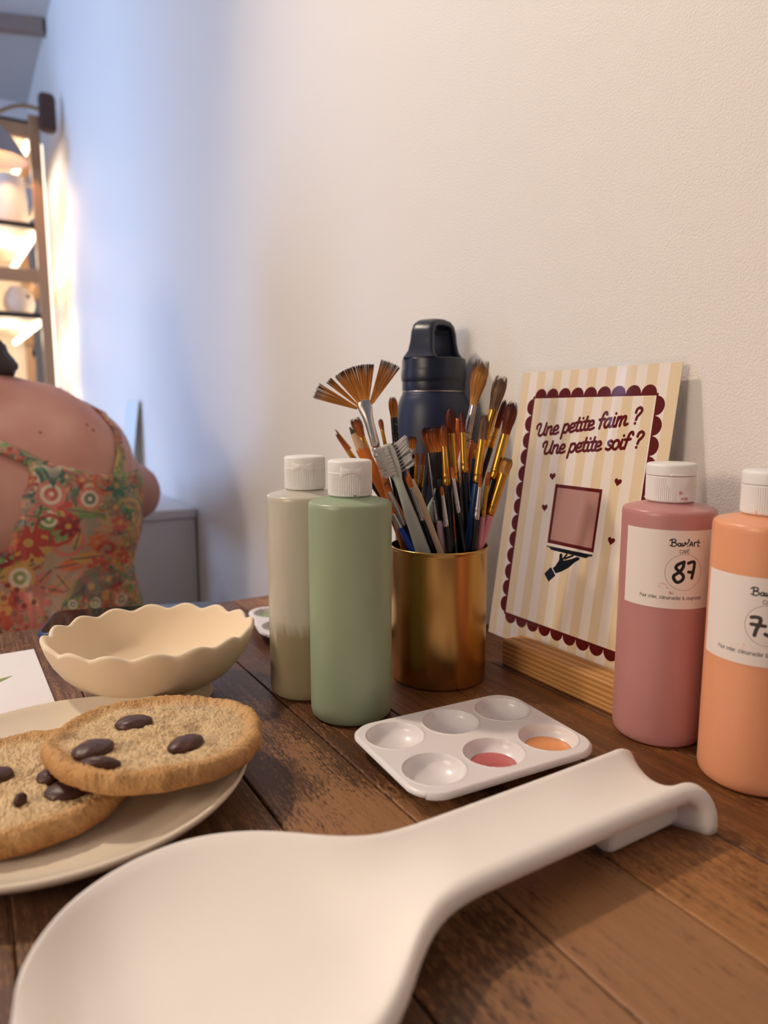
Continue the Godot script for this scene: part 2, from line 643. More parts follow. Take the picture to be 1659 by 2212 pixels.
func room() -> void:
	var x0 := -2.6
	var z0 := -4.0
	var z1 := 2.2
	struct("floor", box_mb(Vector3(WALL - x0 + 0.4, 0.1, z1 - z0 + 0.4), 0.005, Vector3((WALL + x0) / 2, FLOOR - 0.05, (z0 + z1) / 2)), M.floor)
	struct("ceiling", box_mb(Vector3(WALL - x0 + 0.4, 0.1, z1 - z0 + 0.4), 0.005, Vector3((WALL + x0) / 2, CEIL + 0.05, (z0 + z1) / 2)), M.ceiling)
	var h := CEIL - FLOOR
	var ym := (CEIL + FLOOR) / 2
	struct("wall_right", box_mb(Vector3(0.1, h, z1 - z0 + 0.2), 0.004, Vector3(WALL + 0.05, ym, (z0 + z1) / 2)), M.wall)
	struct("wall_far", box_mb(Vector3(WALL - x0, h, 0.1), 0.004, Vector3((WALL + x0) / 2, ym, z0 - 0.05)), M.paint_white)
	struct("wall_back", box_mb(Vector3(WALL - x0, h, 0.1), 0.004, Vector3((WALL + x0) / 2, ym, z1 + 0.05)), M.paint_white)
	# left wall with the shop window
	var a := -3.0
	var b := -1.5
	var y0 := -0.13
	var y1 := 1.37
	var w := MB.new()
	rbox(w, Vector3(0.1, h, a - z0), 0.004, Transform3D(Basis(), Vector3(x0 - 0.05, ym, (a + z0) / 2)))
	rbox(w, Vector3(0.1, h, z1 - b), 0.004, Transform3D(Basis(), Vector3(x0 - 0.05, ym, (b + z1) / 2)))
	rbox(w, Vector3(0.1, y0 - FLOOR, b - a), 0.004, Transform3D(Basis(), Vector3(x0 - 0.05, (y0 + FLOOR) / 2, (a + b) / 2)))
	rbox(w, Vector3(0.1, CEIL - y1, b - a), 0.004, Transform3D(Basis(), Vector3(x0 - 0.05, (y1 + CEIL) / 2, (a + b) / 2)))
	struct("wall_left", w, M.paint_white)
	var fr := MB.new()
	for e in [[Vector3(0.06, 0.05, b - a), Vector3(0, y0 + 0.025, (a + b) / 2)], [Vector3(0.06, 0.05, b - a), Vector3(0, y1 - 0.025, (a + b) / 2)], [Vector3(0.06, y1 - y0, 0.05), Vector3(0, (y0 + y1) / 2, a + 0.025)], [Vector3(0.06, y1 - y0, 0.05), Vector3(0, (y0 + y1) / 2, b - 0.025)]]:
		rbox(fr, e[0], 0.004, Transform3D(Basis(), e[1] + Vector3(x0 - 0.05, 0, 0)))
	var win := struct("window_1", fr, M.paint_white)
	var glass := mat("window_glass", Color(1, 1, 1, 0.06), 0.02)
	glass.transparency = BaseMaterial3D.TRANSPARENCY_ALPHA
	part(win, "window_pane", box_mb(Vector3(0.006, y1 - y0 - 0.09, b - a - 0.09), 0.001, Vector3(x0 - 0.06, (y0 + y1) / 2, (a + b) / 2)), glass)
	# tall divider between our tables and the window: its edge ends the blue daylight on the wall
	var dv := thing("room_divider", "tall white divider left of the table, out of view", "divider", Vector3(-1.2, FLOOR, -0.7))
	part(dv, "panel", box_mb(Vector3(0.04, 2.05, 2.0), 0.004, Vector3(0, 1.045, 0)), M.paint_white)
	part(dv, "base", box_mb(Vector3(0.3, 0.03, 2.0), 0.004, Vector3(0, 0.015, 0)), M.paint_white)
	# the lighting track on the ceiling, seen in the corner of the picture
	var t := thing("ceiling_track", "brown lighting track under the ceiling in the top left corner", "track", Vector3(-0.105, CEIL, -3.335), -0.34)
	part(t, "rail", box_mb(Vector3(1.05, 0.05, 0.05), 0.003, Vector3(0, -0.025, 0)), mat("track_bronze", rgb8(140, 122, 112), 0.5))
	part(t, "adapter", box_mb(Vector3(0.62, 0.03, 0.052), 0.003, Vector3(-0.02, -0.02, 0.006)), mat("track_dark", rgb8(70, 52, 46), 0.5))


func wood_texture() -> ImageTexture:
	# u: 0.42 m across the boards, v: 0.59 m along them
	var w := 1365
	var h := 1920
	var n := FastNoiseLite.new()
	n.noise_type = FastNoiseLite.TYPE_SIMPLEX_SMOOTH
	var layers := []
	for d in [[0.085, 3, 0.02, 21], [0.24, 2, 0.05, 22], [0.009, 4, 0.5, 23], [0.055, 4, 0.25, 24], [0.42, 2, 0.13, 25], [0.022, 3, 0.08, 26]]:
		n.seed = d[3]
		n.frequency = d[0]
		n.fractal_octaves = d[1]
		var im := n.get_image(w, int(h * d[2]), false, false, false)
		im.resize(w, h, Image.INTERPOLATE_CUBIC)
		layers.append(im.get_data())
	var edges := [-0.02, 0.003, 0.058, 0.1127, 0.1675, 0.2223, 0.277, 0.332, 0.40]
	var dark := [Vector3(94, 66, 47), Vector3(100, 70, 50), Vector3(100, 70, 50), Vector3(90, 58, 36), Vector3(90, 54, 30), Vector3(118, 74, 40), Vector3(108, 66, 34), Vector3(96, 58, 30)]
	var worn := Vector3(160, 115, 77)
	# [x, z, rx, rz, strength]: where the varnish is rubbed away
	var rubs := [[0.135, -0.235, 0.05, 0.055, 1.0], [0.148, -0.335, 0.014, 0.07, 0.52], [0.118, -0.42, 0.03, 0.05, 0.5], [0.17, -0.115, 0.06, 0.05, 1.05], [0.24, -0.12, 0.05, 0.05, 0.62], [0.185, -0.23, 0.03, 0.04, 0.55], [0.09, -0.62, 0.09, 0.03, 0.45], [0.26, -0.64, 0.05, 0.02, 0.8], [0.2, -0.175, 0.03, 0.03, 0.75], [0.03, -0.5, 0.05, 0.1, 0.4]]
	var out := PackedByteArray()
	out.resize(w * h * 3)
	var a: PackedByteArray = layers[0]
	var b: PackedByteArray = layers[1]
	var c: PackedByteArray = layers[2]
	var d4: PackedByteArray = layers[3]
	var e: PackedByteArray = layers[4]
	var g: PackedByteArray = layers[5]
	for y in h:
		var z := -0.67 + 0.59 * y / h
		var zr := []
		for r in rubs:
			var q: float = (z - r[1]) / r[3]
			zr.append(r[4] * exp(-q * q))
		var plank := 0
		for x in w:
			var xx := -0.02 + 0.42 * x / w
			while plank < 7 and xx > edges[plank + 1]:
				plank += 1
			var i := y * w + x
			var grain := (a[i] / 255.0 - 0.5) * 1.1 + (b[i] / 255.0 - 0.5) * 0.7
			var fine := e[i] / 255.0 - 0.5
			var wear := -0.42
			for k in rubs.size():
				if zr[k] > 0.02:
					var q: float = (xx - rubs[k][0]) / rubs[k][2]
					if absf(q) < 2.5:
						wear += zr[k] * exp(-q * q)
			wear += (c[i] / 255.0 - 0.5) * 0.95 + (d4[i] / 255.0 - 0.5) * 0.45 + grain * 0.5 + fine * 1.6
			var t := clampf(wear * 4.2 + 0.2, 0.0, 1.0)
			var col: Vector3 = dark[plank] * (1.0 + grain * 0.34 + fine * 0.22 + (g[i] / 255.0 - 0.5) * 0.3)
			var pale := (worn if plank < 5 else Vector3(164, 114, 68)) * (1.0 + grain * 0.12 + fine * 0.1)
			col = col.lerp(pale, t * 0.86)
			out[i * 3] = clampi(int(col.x), 0, 255)
			out[i * 3 + 1] = clampi(int(col.y), 0, 255)
			out[i * 3 + 2] = clampi(int(col.z), 0, 255)
	return ImageTexture.create_from_image(Image.create_from_data(w, h, false, Image.FORMAT_RGB8, out))


func table() -> void:
	var wood := mat("varnished_boards", Color.WHITE, 0.44)
	wood.albedo_texture = wood_texture()
	var t := thing("wooden_table", "dark brown plank table with worn varnish in the foreground", "table")
	var edges := [-0.49, -0.435, -0.38, -0.325, -0.27, -0.215, -0.161, -0.107, -0.052, 0.003, 0.058, 0.1127, 0.1675, 0.2223, 0.277, 0.332, 0.392]
	var z0 := -0.663
	var z1 := 0.55
	for k in edges.size() - 1:
		var mb := MB.new()
		var w: float = edges[k + 1] - edges[k] - 0.0007
		var mid := Vector3((edges[k] + edges[k + 1]) / 2, -0.015, (z0 + z1) / 2)
		rbox(mb, Vector3(w, 0.03, z1 - z0), 0.0012, Transform3D(Basis(), mid))
		for i in mb.P.size():
			mb.U[i] = Vector2((mb.P[i].x + 0.02) / 0.42, (mb.P[i].z + mb.P[i].y * 0.3 + 0.67) / 0.59)
		part(t, "plank", mb, wood)
	part(t, "apron", box_mb(Vector3(0.8, 0.07, 0.03), 0.003, Vector3(-0.05, -0.066, -0.6)), M.dark_wood)
	for p in [Vector3(-0.44, 0, -0.6), Vector3(0.34, 0, -0.6), Vector3(-0.44, 0, 0.5), Vector3(0.34, 0, 0.5)]:
		part(t, "leg", box_mb(Vector3(0.05, -FLOOR - 0.03, 0.05), 0.004, Vector3(p.x, (FLOOR - 0.03) / 2, p.z)), M.dark_wood)


# ------------------------------------------------------------------ lamps
func wall_lamp(mount: Vector3, shade_at: Vector3, r: float, energy: float, label: String) -> void:
	var t := thing("wall_lamp", label, "lamp", Vector3.ZERO)
	var bk := MB.new()
	rbox(bk, Vector3(0.055, 0.13, 0.05), 0.018, Transform3D(Basis(), mount + Vector3(-0.0275, 0, 0)))
	part(t, "bracket", bk, M.dark_wood)
	var arm := MB.new()
	var top := shade_at + Vector3(0, 0.135, 0)
	var pts := []
	for k in 13:
		var u := k / 12.0
		pts.append((mount + Vector3(-0.02, 0.0, 0)).lerp(top, u) + Vector3.UP * sin(u * PI) * 0.03)
	tube(arm, pts, [0.006], 10)
	part(t, "arm", arm, mat("lamp_arm_brass", rgb8(150, 118, 82), 0.35, 0.8))
	var sh := MB.new()
	var xf := Transform3D(Basis(), shade_at)
	lathe(sh, [Vector2(r, 0.0), Vector2(r + 0.0012, 0.002), Vector2(r * 0.62, 0.068), Vector2(r * 0.32, 0.102), Vector2(0.02, 0.115), Vector2(0.018, 0.135), Vector2(0.0, 0.136), Vector2(0.0, 0.133), Vector2(0.015, 0.132), Vector2(0.017, 0.112), Vector2(r * 0.3, 0.099), Vector2(r * 0.6, 0.066), Vector2(r - 0.002, 0.0)], 48, xf)
	var sm_ := mat("lamp_shade_grey", rgb8(150, 138, 134), 0.5)
	part(t, "lamp_shade", sh, sm_)
	var bulb := MB.new()
	ball(bulb, shade_at + Vector3(0, 0.066, 0), Vector3(0.022, 0.026, 0.022))
	var em := mat("lamp_bulb_glass", rgb8(255, 240, 220), 0.4)
	em.emission_enabled = true
	em.emission = rgb8(255, 206, 150)
	em.emission_energy_multiplier = 6.0
	part(t, "lamp_bulb", bulb, em)
	var l := OmniLight3D.new()
	l.name = "lamp_light"
	l.light_color = rgb8(255, 200, 146)
	l.light_energy = energy
	l.light_size = 0.024
	l.omni_range = 8.0
	l.omni_attenuation = 2.0
	l.shadow_enabled = true
	t.add_child(l)
	l.position = shade_at + Vector3(0, 0.066, 0)


func track_spot(at: Vector3, aim: Vector3, drop: float, angle: float, energy: float, label: String) -> void:
	var t := thing("track_spot", label, "lamp", at)
	var head := Vector3(0, -drop, 0)
	var d := (aim - at - head).normalized()
	var side := d.cross(Vector3.UP).normalized()
	var xf := Transform3D(Basis(side, -d, side.cross(-d)), head)
	var stem := MB.new()
	rod(stem, Vector3(0, 0.0, 0), Vector3(0, 0.02 - drop, 0), 0.008, 0.008, 12)
	rbox(stem, Vector3(0.03, 0.02, 0.1), 0.003, Transform3D(Basis(), Vector3(0, -0.01, 0)))
	part(t, "stem", stem, M.paint_white)
	var hs := MB.new()
	lathe(hs, [Vector2(0.0, 0.06), Vector2(0.036, 0.06), Vector2(0.04, 0.056), Vector2(0.04, -0.058), Vector2(0.0385, -0.06), Vector2(0.036, -0.058), Vector2(0.030, -0.040), Vector2(0.0, -0.040)], 40, xf)
	part(t, "housing", hs, M.paint_white)
	var em := mat("lamp_glow", Color.WHITE, 0.6)
	em.emission_enabled = true
	em.emission = rgb8(255, 228, 196)
	em.emission_energy_multiplier = 4.0
	var dm := MB.new()
	lathe(dm, [Vector2(0.0, -0.041), Vector2(0.028, -0.041), Vector2(0.0285, -0.043), Vector2(0.028, -0.045), Vector2(0.0, -0.045)], 32, xf)
	part(t, "lamp_diffuser", dm, em)
	var l := SpotLight3D.new()
	l.name = "spot_beam"
	l.light_color = rgb8(255, 235, 210)
	l.light_energy = energy
	l.light_size = 0.05
	l.spot_angle = angle
	l.spot_angle_attenuation = 1.0
	l.spot_range = 9.0
	l.spot_attenuation = 2.0
	l.shadow_enabled = true
	t.add_child(l)
	l.position = head + d * 0.064
	l.basis = Basis.looking_at(d, Vector3.UP)


func added_globe_lamp(at: Vector3, r: float, energy: float) -> void:
	var t := thing("added_globe_lamp", "added white paper globe lamp standing in for warm room light from the left, out of view", "lamp", at)
	var em := mat("added_globe_lamp_paper", rgb8(255, 244, 230), 0.7)
	em.emission_enabled = true
	em.emission = rgb8(255, 230, 200)
	em.emission_energy_multiplier = 1.6
	var g := MB.new()
	ball(g, Vector3.ZERO, Vector3.ONE * r, 36, 20)
	part(t, "added_lamp_globe", g, em)
	var cord := MB.new()
	rod(cord, Vector3(0, r - 0.002, 0), Vector3(0, CEIL - at.y, 0), 0.003, 0.003, 8)
	part(t, "cord", cord, M.black_matt)
	var l := OmniLight3D.new()
	l.name = "globe_fill_light"
	l.light_color = rgb8(255, 233, 206)
	l.light_energy = energy
	l.light_size = r * 0.95
	l.omni_range = 9.0
	l.omni_attenuation = 2.0
	l.shadow_enabled = true
	t.add_child(l)


func led(parent: Node, a: Vector3, b: Vector3, r: float, glow: float) -> void:
	var mb := MB.new()
	rod(mb, a, b, r, r, 10)
	var em := mat("led_tube_glow", Color.WHITE, 0.5)
	em.emission_enabled = true
	em.emission = rgb8(255, 238, 208)
	em.emission_energy_multiplier = glow
	part(parent, "led_tube", mb, em)


func far_corner() -> void:
	# open shelf unit beside the wall, lit by tubes under its boards
	var zf := -2.9
	var zb := -3.62
	var xr := 0.302
	var xl := -0.75
	var t := thing("shelf_unit", "tall oak shelf unit with glowing tubes at the far left", "shelf")
	for x in [xr, xl]:
		for z in [zf, zb]:
			var p := MB.new()
			rbox(p, Vector3(0.036, 1.98, 0.036), 0.004, Transform3D(Basis(), Vector3(x, FLOOR + 0.99, z)))
			part(t, "post", p, M.oak)
	for y in [1.175, 0.68]:
		part(t, "front_rail", box_mb(Vector3(xr - xl, 0.045, 0.03), 0.004, Vector3((xl + xr) / 2, y, zf)), M.oak)
		part(t, "side_rail", box_mb(Vector3(0.03, 0.045, zf - zb), 0.004, Vector3(xr, y, (zf + zb) / 2)), M.oak)
	var ply := mat("pale_plywood", rgb8(236, 218, 188), 0.6)
	for y in [0.855, 0.54, 0.02, -0.4, 1.2]:
		part(t, "shelf_board", box_mb(Vector3(xr - xl - 0.036, 0.016, zf - zb), 0.003, Vector3((xl + xr) / 2, y, (zf + zb) / 2)), ply)
		part(t, "shelf_edge", box_mb(Vector3(xr - xl - 0.036, 0.02, 0.006), 0.001, Vector3((xl + xr) / 2, y, zf + 0.004)), M.steel_dark)
	part(t, "back_panel", box_mb(Vector3(xr - xl, 1.9, 0.012), 0.002, Vector3((xl + xr) / 2, FLOOR + 0.95, zb - 0.02)), ply)
	led(t, Vector3(0.285, 0.835, zf - 0.03), Vector3(0.24, 0.80, zb + 0.05), 0.012, 3.0)
	led(t, Vector3(0.285, 0.522, zf - 0.03), Vector3(0.24, 0.50, zb + 0.05), 0.012, 3.0)
	led(t, Vector3(0.1, 0.522, zf - 0.2), Vector3(0.03, 0.50, zb + 0.05), 0.012, 3.0)
	led(t, Vector3(0.285, 1.15, zf - 0.03), Vector3(0.25, 1.14, zb + 0.05), 0.012, 3.0)
	var strip := MB.new()
	rbox(strip, Vector3(0.008, 1.5, 0.012), 0.002, Transform3D(Basis(), Vector3(xr + 0.024, 0.4, zf - 0.03)))
	var em := mat("led_strip_glow", Color.WHITE, 0.5)
	em.emission_enabled = true
	em.emission = rgb8(255, 236, 205)
	em.emission_energy_multiplier = 2.0
	part(t, "led_strip", strip, em)
	for d in [[Vector3(0.2, 0.80, -3.2), 0.055], [Vector3(0.2, 0.49, -3.2), 0.05], [Vector3(0.2, 1.12, -3.2), 0.05], [Vector3(0.352, 0.85, -2.96), 0.006], [Vector3(0.352, 0.55, -2.96), 0.006], [Vector3(0.352, 0.25, -2.96), 0.006]]:
		var l := OmniLight3D.new()
		l.name = "led_light"
		l.light_color = rgb8(255, 232, 198)
		l.light_energy = d[1]
		l.light_size = 0.04
		l.omni_range = 5.0
		l.omni_attenuation = 2.0
		l.shadow_enabled = true
		t.add_child(l, true)
		l.position = d[0]
	var china := mat("shelf_china", rgb8(222, 212, 200), 0.4)
	# jug on the upper board
	var j := thing("jug", "tall white jug on the upper shelf board at the far left", "jug", Vector3(0.22, 0.8632, -3.0))
	var jm := MB.new()
	lathe(jm, [Vector2(0, 0), Vector2(0.052, 0), Vector2(0.056, 0.004), Vector2(0.054, 0.1), Vector2(0.047, 0.17), Vector2(0.049, 0.178), Vector2(0.046, 0.178), Vector2(0.043, 0.168), Vector2(0.05, 0.1), Vector2(0.05, 0.008), Vector2(0, 0.008)], 40)
	part(j, "body", jm, china)
	var hd := MB.new()
	tube(hd, [Vector3(0.046, 0.155, 0.0), Vector3(0.07, 0.155, 0.01), Vector3(0.082, 0.13, 0.012), Vector3(0.08, 0.09, 0.012), Vector3(0.068, 0.05, 0.008), Vector3(0.05, 0.035, 0)], [0.007], 10)
	part(j, "handle", hd, china)
	# round pot on the lower board
	var p := thing("round_pot", "round white pot with a dark spot on the lower shelf board", "pot", Vector3(0.225, 0.548, -3.02))
	var pm := MB.new()
	lathe(pm, [Vector2(0, 0), Vector2(0.03, 0), Vector2(0.045, 0.012), Vector2(0.055, 0.045), Vector2(0.048, 0.082), Vector2(0.034, 0.1), Vector2(0.034, 0.106), Vector2(0.03, 0.106), Vector2(0.03, 0.1), Vector2(0.044, 0.08), Vector2(0.05, 0.045), Vector2(0.04, 0.014), Vector2(0, 0.008)], 40)
	part(p, "body", pm, china)
	var dot := MB.new()
	ball(dot, Vector3(0.028, 0.07, 0.042), Vector3(0.007, 0.007, 0.004))
	part(p, "dark_spot", dot, M.black_matt)
	var q := thing("white_vase", "small white vase cut by the picture's left edge on the shelf", "vase", Vector3(0.115, 0.548, -3.0))
	var qm := MB.new()
	lathe(qm, [Vector2(0, 0), Vector2(0.03, 0), Vector2(0.04, 0.03), Vector2(0.038, 0.07), Vector2(0.02, 0.1), Vector2(0.024, 0.12), Vector2(0.02, 0.12), Vector2(0.016, 0.1), Vector2(0, 0.09)], 32)
	part(q, "body", qm, china)
	# plates and a hook hanging below
	for k in 5:
		var b := thing("stacked_bowl", ["lowest", "second", "third", "fourth", "topmost"][k] + " white bowl in the stack behind the person's head", "bowl", Vector3(0.215, 0.0285 + 0.055 * k, -3.12), 0.0, "white bowls stacked on the shelf")
		var bm := MB.new()
		lathe(bm, [Vector2(0, 0), Vector2(0.028, 0), Vector2(0.03, 0.006), Vector2(0.055, 0.03), Vector2(0.062, 0.054), Vector2(0.059, 0.054), Vector2(0.052, 0.032), Vector2(0.026, 0.009), Vector2(0, 0.008)], 36)
		part(b, "body", bm, china)
	var hk := thing("black_hook", "small black hook hanging in the shelf above the person's shoulder", "hook", Vector3(0.262, 0.445, -3.0))
	var hm := MB.new()
	ball(hm, Vector3(0, -0.03, 0), Vector3(0.008, 0.017, 0.008))
	rod(hm, Vector3(0, -0.03, 0), Vector3(0, 0.0, 0), 0.003, 0.003, 8)
	part(hk, "peg", hm, M.black_matt)
	var hm2 := MB.new()
	rod(hm2, Vector3(-0.03, -0.002, 0), Vector3(0.012, -0.002, 0), 0.002, 0.002, 8)
	part(hk, "crossbar", hm2, M.black_matt)
	var rod_ := MB.new()
	rod(rod_, Vector3(0, 0, 0), Vector3(0, 0.087, 0), 0.001, 0.001, 6)
	part(hk, "cord", rod_, M.black_matt)
	wall_lamp(Vector3(0.372, 1.235, -2.86), Vector3(0.165, 1.035, -2.8), 0.105, 0.08, "grey cone shade wall lamp on a curved arm at the left edge")
	# next table along the wall with the same kind of card on it
	var nt := thing("white_table", "plain white table in front of the seated person", "table", Vector3(0, 0, 0))
	part(nt, "table_top", box_mb(Vector3(0.66, 0.028, 1.0), 0.004, Vector3(-0.118, -0.014, -1.885)), M.paint_white)
	part(nt, "side_panel", box_mb(Vector3(0.64, 0.5, 0.02), 0.003, Vector3(-0.118, -0.278, -2.3)), M.paint_white)
	for px in [-0.41, 0.18]:
		for pz in [-1.46, -2.34]:
			part(nt, "leg", box_mb(Vector3(0.04, -FLOOR - 0.028, 0.04), 0.003, Vector3(px, (FLOOR - 0.028) / 2, pz)), M.paint_white)
	var cb := thing("low_cabinet", "low white cabinet against the wall beside the person's elbow", "cabinet", Vector3(0.3085, FLOOR, -1.885))
	var ch := -FLOOR
	part(cb, "body", box_mb(Vector3(0.166, ch - 0.02, 1.02), 0.003, Vector3(0, (ch - 0.02) / 2, 0)), M.paint_white)
	part(cb, "top_board", box_mb(Vector3(0.17, 0.02, 1.03), 0.004, Vector3(0, ch - 0.01, 0)), M.paint_white)


# ------------------------------------------------------------------ the person at the next table
func dress_texture() -> ImageTexture:
	var s := 768
	var im := Image.create(s, s, false, Image.FORMAT_RGB8)
	im.fill(rgb8(168, 142, 118))
	var r := RandomNumberGenerator.new()
	r.seed = 41
	var cols := [rgb8(176, 66, 56), rgb8(204, 106, 60), rgb8(92, 132, 66), rgb8(44, 104, 88), rgb8(196, 150, 84), rgb8(132, 44, 46), rgb8(120, 146, 86), rgb8(200, 110, 98), rgb8(70, 88, 84)]
	for k in 620:
		var c := Vector2(r.randf() * s, r.randf() * s)
		var a := r.randf() * TAU
		var col: Color = cols[r.randi() % cols.size()]
		var kind: int = [0, 1, 1, 2, 0, 4, 3, 1, 0, 4][r.randi() % 10]
		var z := r.randf_range(12.0, 46.0)
		for wrap in [Vector2.ZERO, Vector2(s, 0), Vector2(-s, 0), Vector2(0, s), Vector2(0, -s)]:
			var o: Vector2 = c + wrap
			if o.x < -90 or o.y < -90 or o.x > s + 90 or o.y > s + 90:
				continue
			if kind == 0:
				for q in 7:
					var d := Vector2.from_angle(a + TAU * q / 7.0)
					stroke(im, [o + d * z * 0.35, o + d * z * 0.8], z * 0.24, col)
				stroke(im, [o], z * 0.26, cols[4])
			elif kind == 1:
				var d := Vector2.from_angle(a)
				var n := d.orthogonal()
				fill_poly(im, PackedVector2Array([o - d * z * 1.3, o + n * z * 0.5 - d * z * 0.3, o + n * z * 0.42 + d * z * 0.5, o + d * z * 1.5, o - n * z * 0.42 + d * z * 0.4, o - n * z * 0.5 - d * z * 0.3]), col)
				stroke(im, [o - d * z * 1.3, o + d * z * 1.3], 2.0, cols[8])
			elif kind == 2:
				stroke(im, [o], z * 0.9, col)
				stroke(im, [o], z * 0.66, rgb8(214, 196, 172))
				stroke(im, [o], z * 0.42, cols[(k * 3) % 9])
				stroke(im, [o], z * 0.16, rgb8(226, 210, 186))
			elif kind == 3:
				var pts := []
				for q in 18:
					pts.append(o + Vector2.from_angle(a + q * 0.5) * z * (1.5 - q * 0.075))
				stroke(im, pts, 4.5, col)
			else:
				for q in 9:
					stroke(im, [o + Vector2.from_angle(q * 2.4) * sqrt(float(q)) * z * 0.34], z * 0.16, col)
	return ImageTexture.create_from_image(im)


func ribbon(mb: MB, pts: Array, bones: Array, k: float, w: float, th: float, lift: float) -> void:
	var P := []
	var Nn := []
	for p0 in pts:
		var p: Vector3 = p0
		var g := Vector3.UP
		for it in 6:
			var e := 0.002
			var f := field(p, bones, k)
			g = Vector3(field(p + Vector3(e, 0, 0), bones, k) - f, field(p + Vector3(0, e, 0), bones, k) - f, field(p + Vector3(0, 0, e), bones, k) - f).normalized()
			p -= g * (f - lift)
		P.append(p)
		Nn.append(g)
	grid(mb, P.size(), 8, func(i: int, j: int):
		var t: Vector3 = (P[mini(i + 1, P.size() - 1)] - P[maxi(i - 1, 0)]).normalized()
		var sd := t.cross(Nn[i]).normalized()
		var a := TAU * (j + 0.5) / 8
		return P[i] + sd * w * 0.54 * clampf(cos(a) * 1.3, -1, 1) + Nn[i] * th * sin(a), false, true)


func person() -> void:
	var t := thing("person", "person seen from behind in a floral strap dress, bare back, leaning on the white table", "person", Vector3(0.04, FLOOR, -1.0))
	var o := -t.position
	var HD := Vector3(-0.06, 0.35, -1.175)
	var torso := [
		[Vector3(-0.05, -0.22, -1.0), 0.108, Vector3(0.12, -0.22, -1.0), 0.108],
		[Vector3(-0.02, -0.08, -1.005), 0.098, Vector3(0.10, -0.08, -1.005), 0.098],
		[Vector3(-0.03, 0.04, -1.03), 0.102, Vector3(0.105, 0.04, -1.03), 0.102],
		[Vector3(-0.04, 0.10, -1.05), 0.098, Vector3(0.115, 0.10, -1.05), 0.098],
		[Vector3(-0.05, 0.15, -1.075), 0.074, Vector3(0.10, 0.145, -1.075), 0.072],
		[Vector3(-0.09, 0.165, -1.085), 0.05, Vector3(0.152, 0.135, -1.085), 0.05],
		[Vector3(0.0, 0.19, -1.085), 0.052, Vector3(0.09, 0.176, -1.075), 0.05],
	]
	var limbs := [
		[Vector3(0.02, 0.18, -1.09), 0.062, Vector3(-0.042, 0.29, -1.14), 0.05],
		[HD + Vector3(0, 0, 0), 0.072, HD + Vector3(0, 0.04, 0), 0.078],
		[HD + Vector3(0, -0.025, -0.035), 0.048, HD + Vector3(0, -0.03, -0.055), 0.036],
		[HD + Vector3(0, 0.015, -0.08), 0.010, HD + Vector3(0, -0.005, -0.092), 0.012],
		[HD + Vector3(-0.078, 0.01, 0), 0.014, HD + Vector3(-0.08, -0.005, 0), 0.010],
		[HD + Vector3(0.078, 0.01, 0), 0.014, HD + Vector3(0.08, -0.005, 0), 0.010],
		# right arm, elbow out, forearm on the table
		[Vector3(0.155, 0.128, -1.088), 0.048, Vector3(0.238, 0.055, -1.215), 0.042],
		[Vector3(0.238, 0.055, -1.215), 0.042, Vector3(0.205, 0.035, -1.43), 0.027],
		[Vector3(0.205, 0.035, -1.43), 0.024, Vector3(0.185, 0.03, -1.49), 0.026],
		# left arm
		[Vector3(-0.112, 0.155, -1.09), 0.05, Vector3(-0.19, 0.05, -1.22), 0.043],
		[Vector3(-0.19, 0.05, -1.22), 0.042, Vector3(-0.12, 0.035, -1.43), 0.027],
		[Vector3(-0.12, 0.035, -1.43), 0.024, Vector3(-0.10, 0.03, -1.49), 0.026],
		# legs under the next table
		[Vector3(-0.05, -0.235, -1.02), 0.088, Vector3(-0.055, -0.255, -1.36), 0.062],
		[Vector3(-0.055, -0.255, -1.36), 0.060, Vector3(-0.055, -0.66, -1.34), 0.038],
		[Vector3(-0.055, -0.70, -1.32), 0.034, Vector3(-0.055, -0.722, -1.47), 0.026],
		[Vector3(0.12, -0.235, -1.02), 0.088, Vector3(0.125, -0.255, -1.36), 0.062],
		[Vector3(0.125, -0.255, -1.36), 0.060, Vector3(0.125, -0.66, -1.34), 0.038],
		[Vector3(0.125, -0.70, -1.32), 0.034, Vector3(0.125, -0.722, -1.47), 0.026],
	]
	for side in [[Vector3(0.185, 0.028, -1.5), 1.0], [Vector3(-0.10, 0.028, -1.5), -1.0]]:
		var c: Vector3 = side[0]
		for q in 4:
			var b := c + Vector3((q - 1.5) * 0.017, 0, -0.02)
			limbs.append([b, 0.0095, b + Vector3(0, 0.006, -0.035), 0.009])
			limbs.append([b + Vector3(0, 0.006, -0.035), 0.009, b + Vector3(0, -0.012, -0.06 + absf(q - 1.2) * 0.006), 0.0075])
		limbs.append([c + Vector3(-0.022 * side[1], 0, 0.02), 0.011, c + Vector3(-0.045 * side[1], -0.006, -0.02), 0.009])
	var skin := vmat("skin", 0.55)
	skin.subsurf_scatter_enabled = true
	skin.subsurf_scatter_strength = 0.08
	var nz := FastNoiseLite.new()
	nz.seed = 5
	nz.frequency = 14.0
	var base := lin(188, 140, 124)
	var rosy := lin(172, 116, 103)
	var mb := MB.new()
	nets(mb, torso + limbs, 0.03, 0.0125, null, null, func(p: Vector3): return base.lerp(rosy, clampf(0.4 + nz.get_noise_3dv(p), 0.0, 1.0)))
	var body := part(t, "body", mb, skin)
	body.position = o
	var mole_skin := mat("mole_skin", rgb8(150, 98, 82), 0.6)
	for m in [Vector3(0.086, 0.163, -0.955), Vector3(0.089, 0.128, -0.95), Vector3(0.143, 0.172, -0.985), Vector3(0.15, 0.165, -0.98)]:
		var p: Vector3 = m
		for it in 6:
			p.z -= field(p, torso + limbs, 0.03)
		var mole := MB.new()
		ball(mole, p, Vector3(0.0021, 0.0019, 0.0007), 10, 6)
		part(body, "mole", mole, mole_skin)
	# dress: the torso a little larger, cut along its low back
	var cloth := []
	for b in torso:
		cloth.append([b[0], b[1] + 0.006, b[2], b[3] + 0.006])
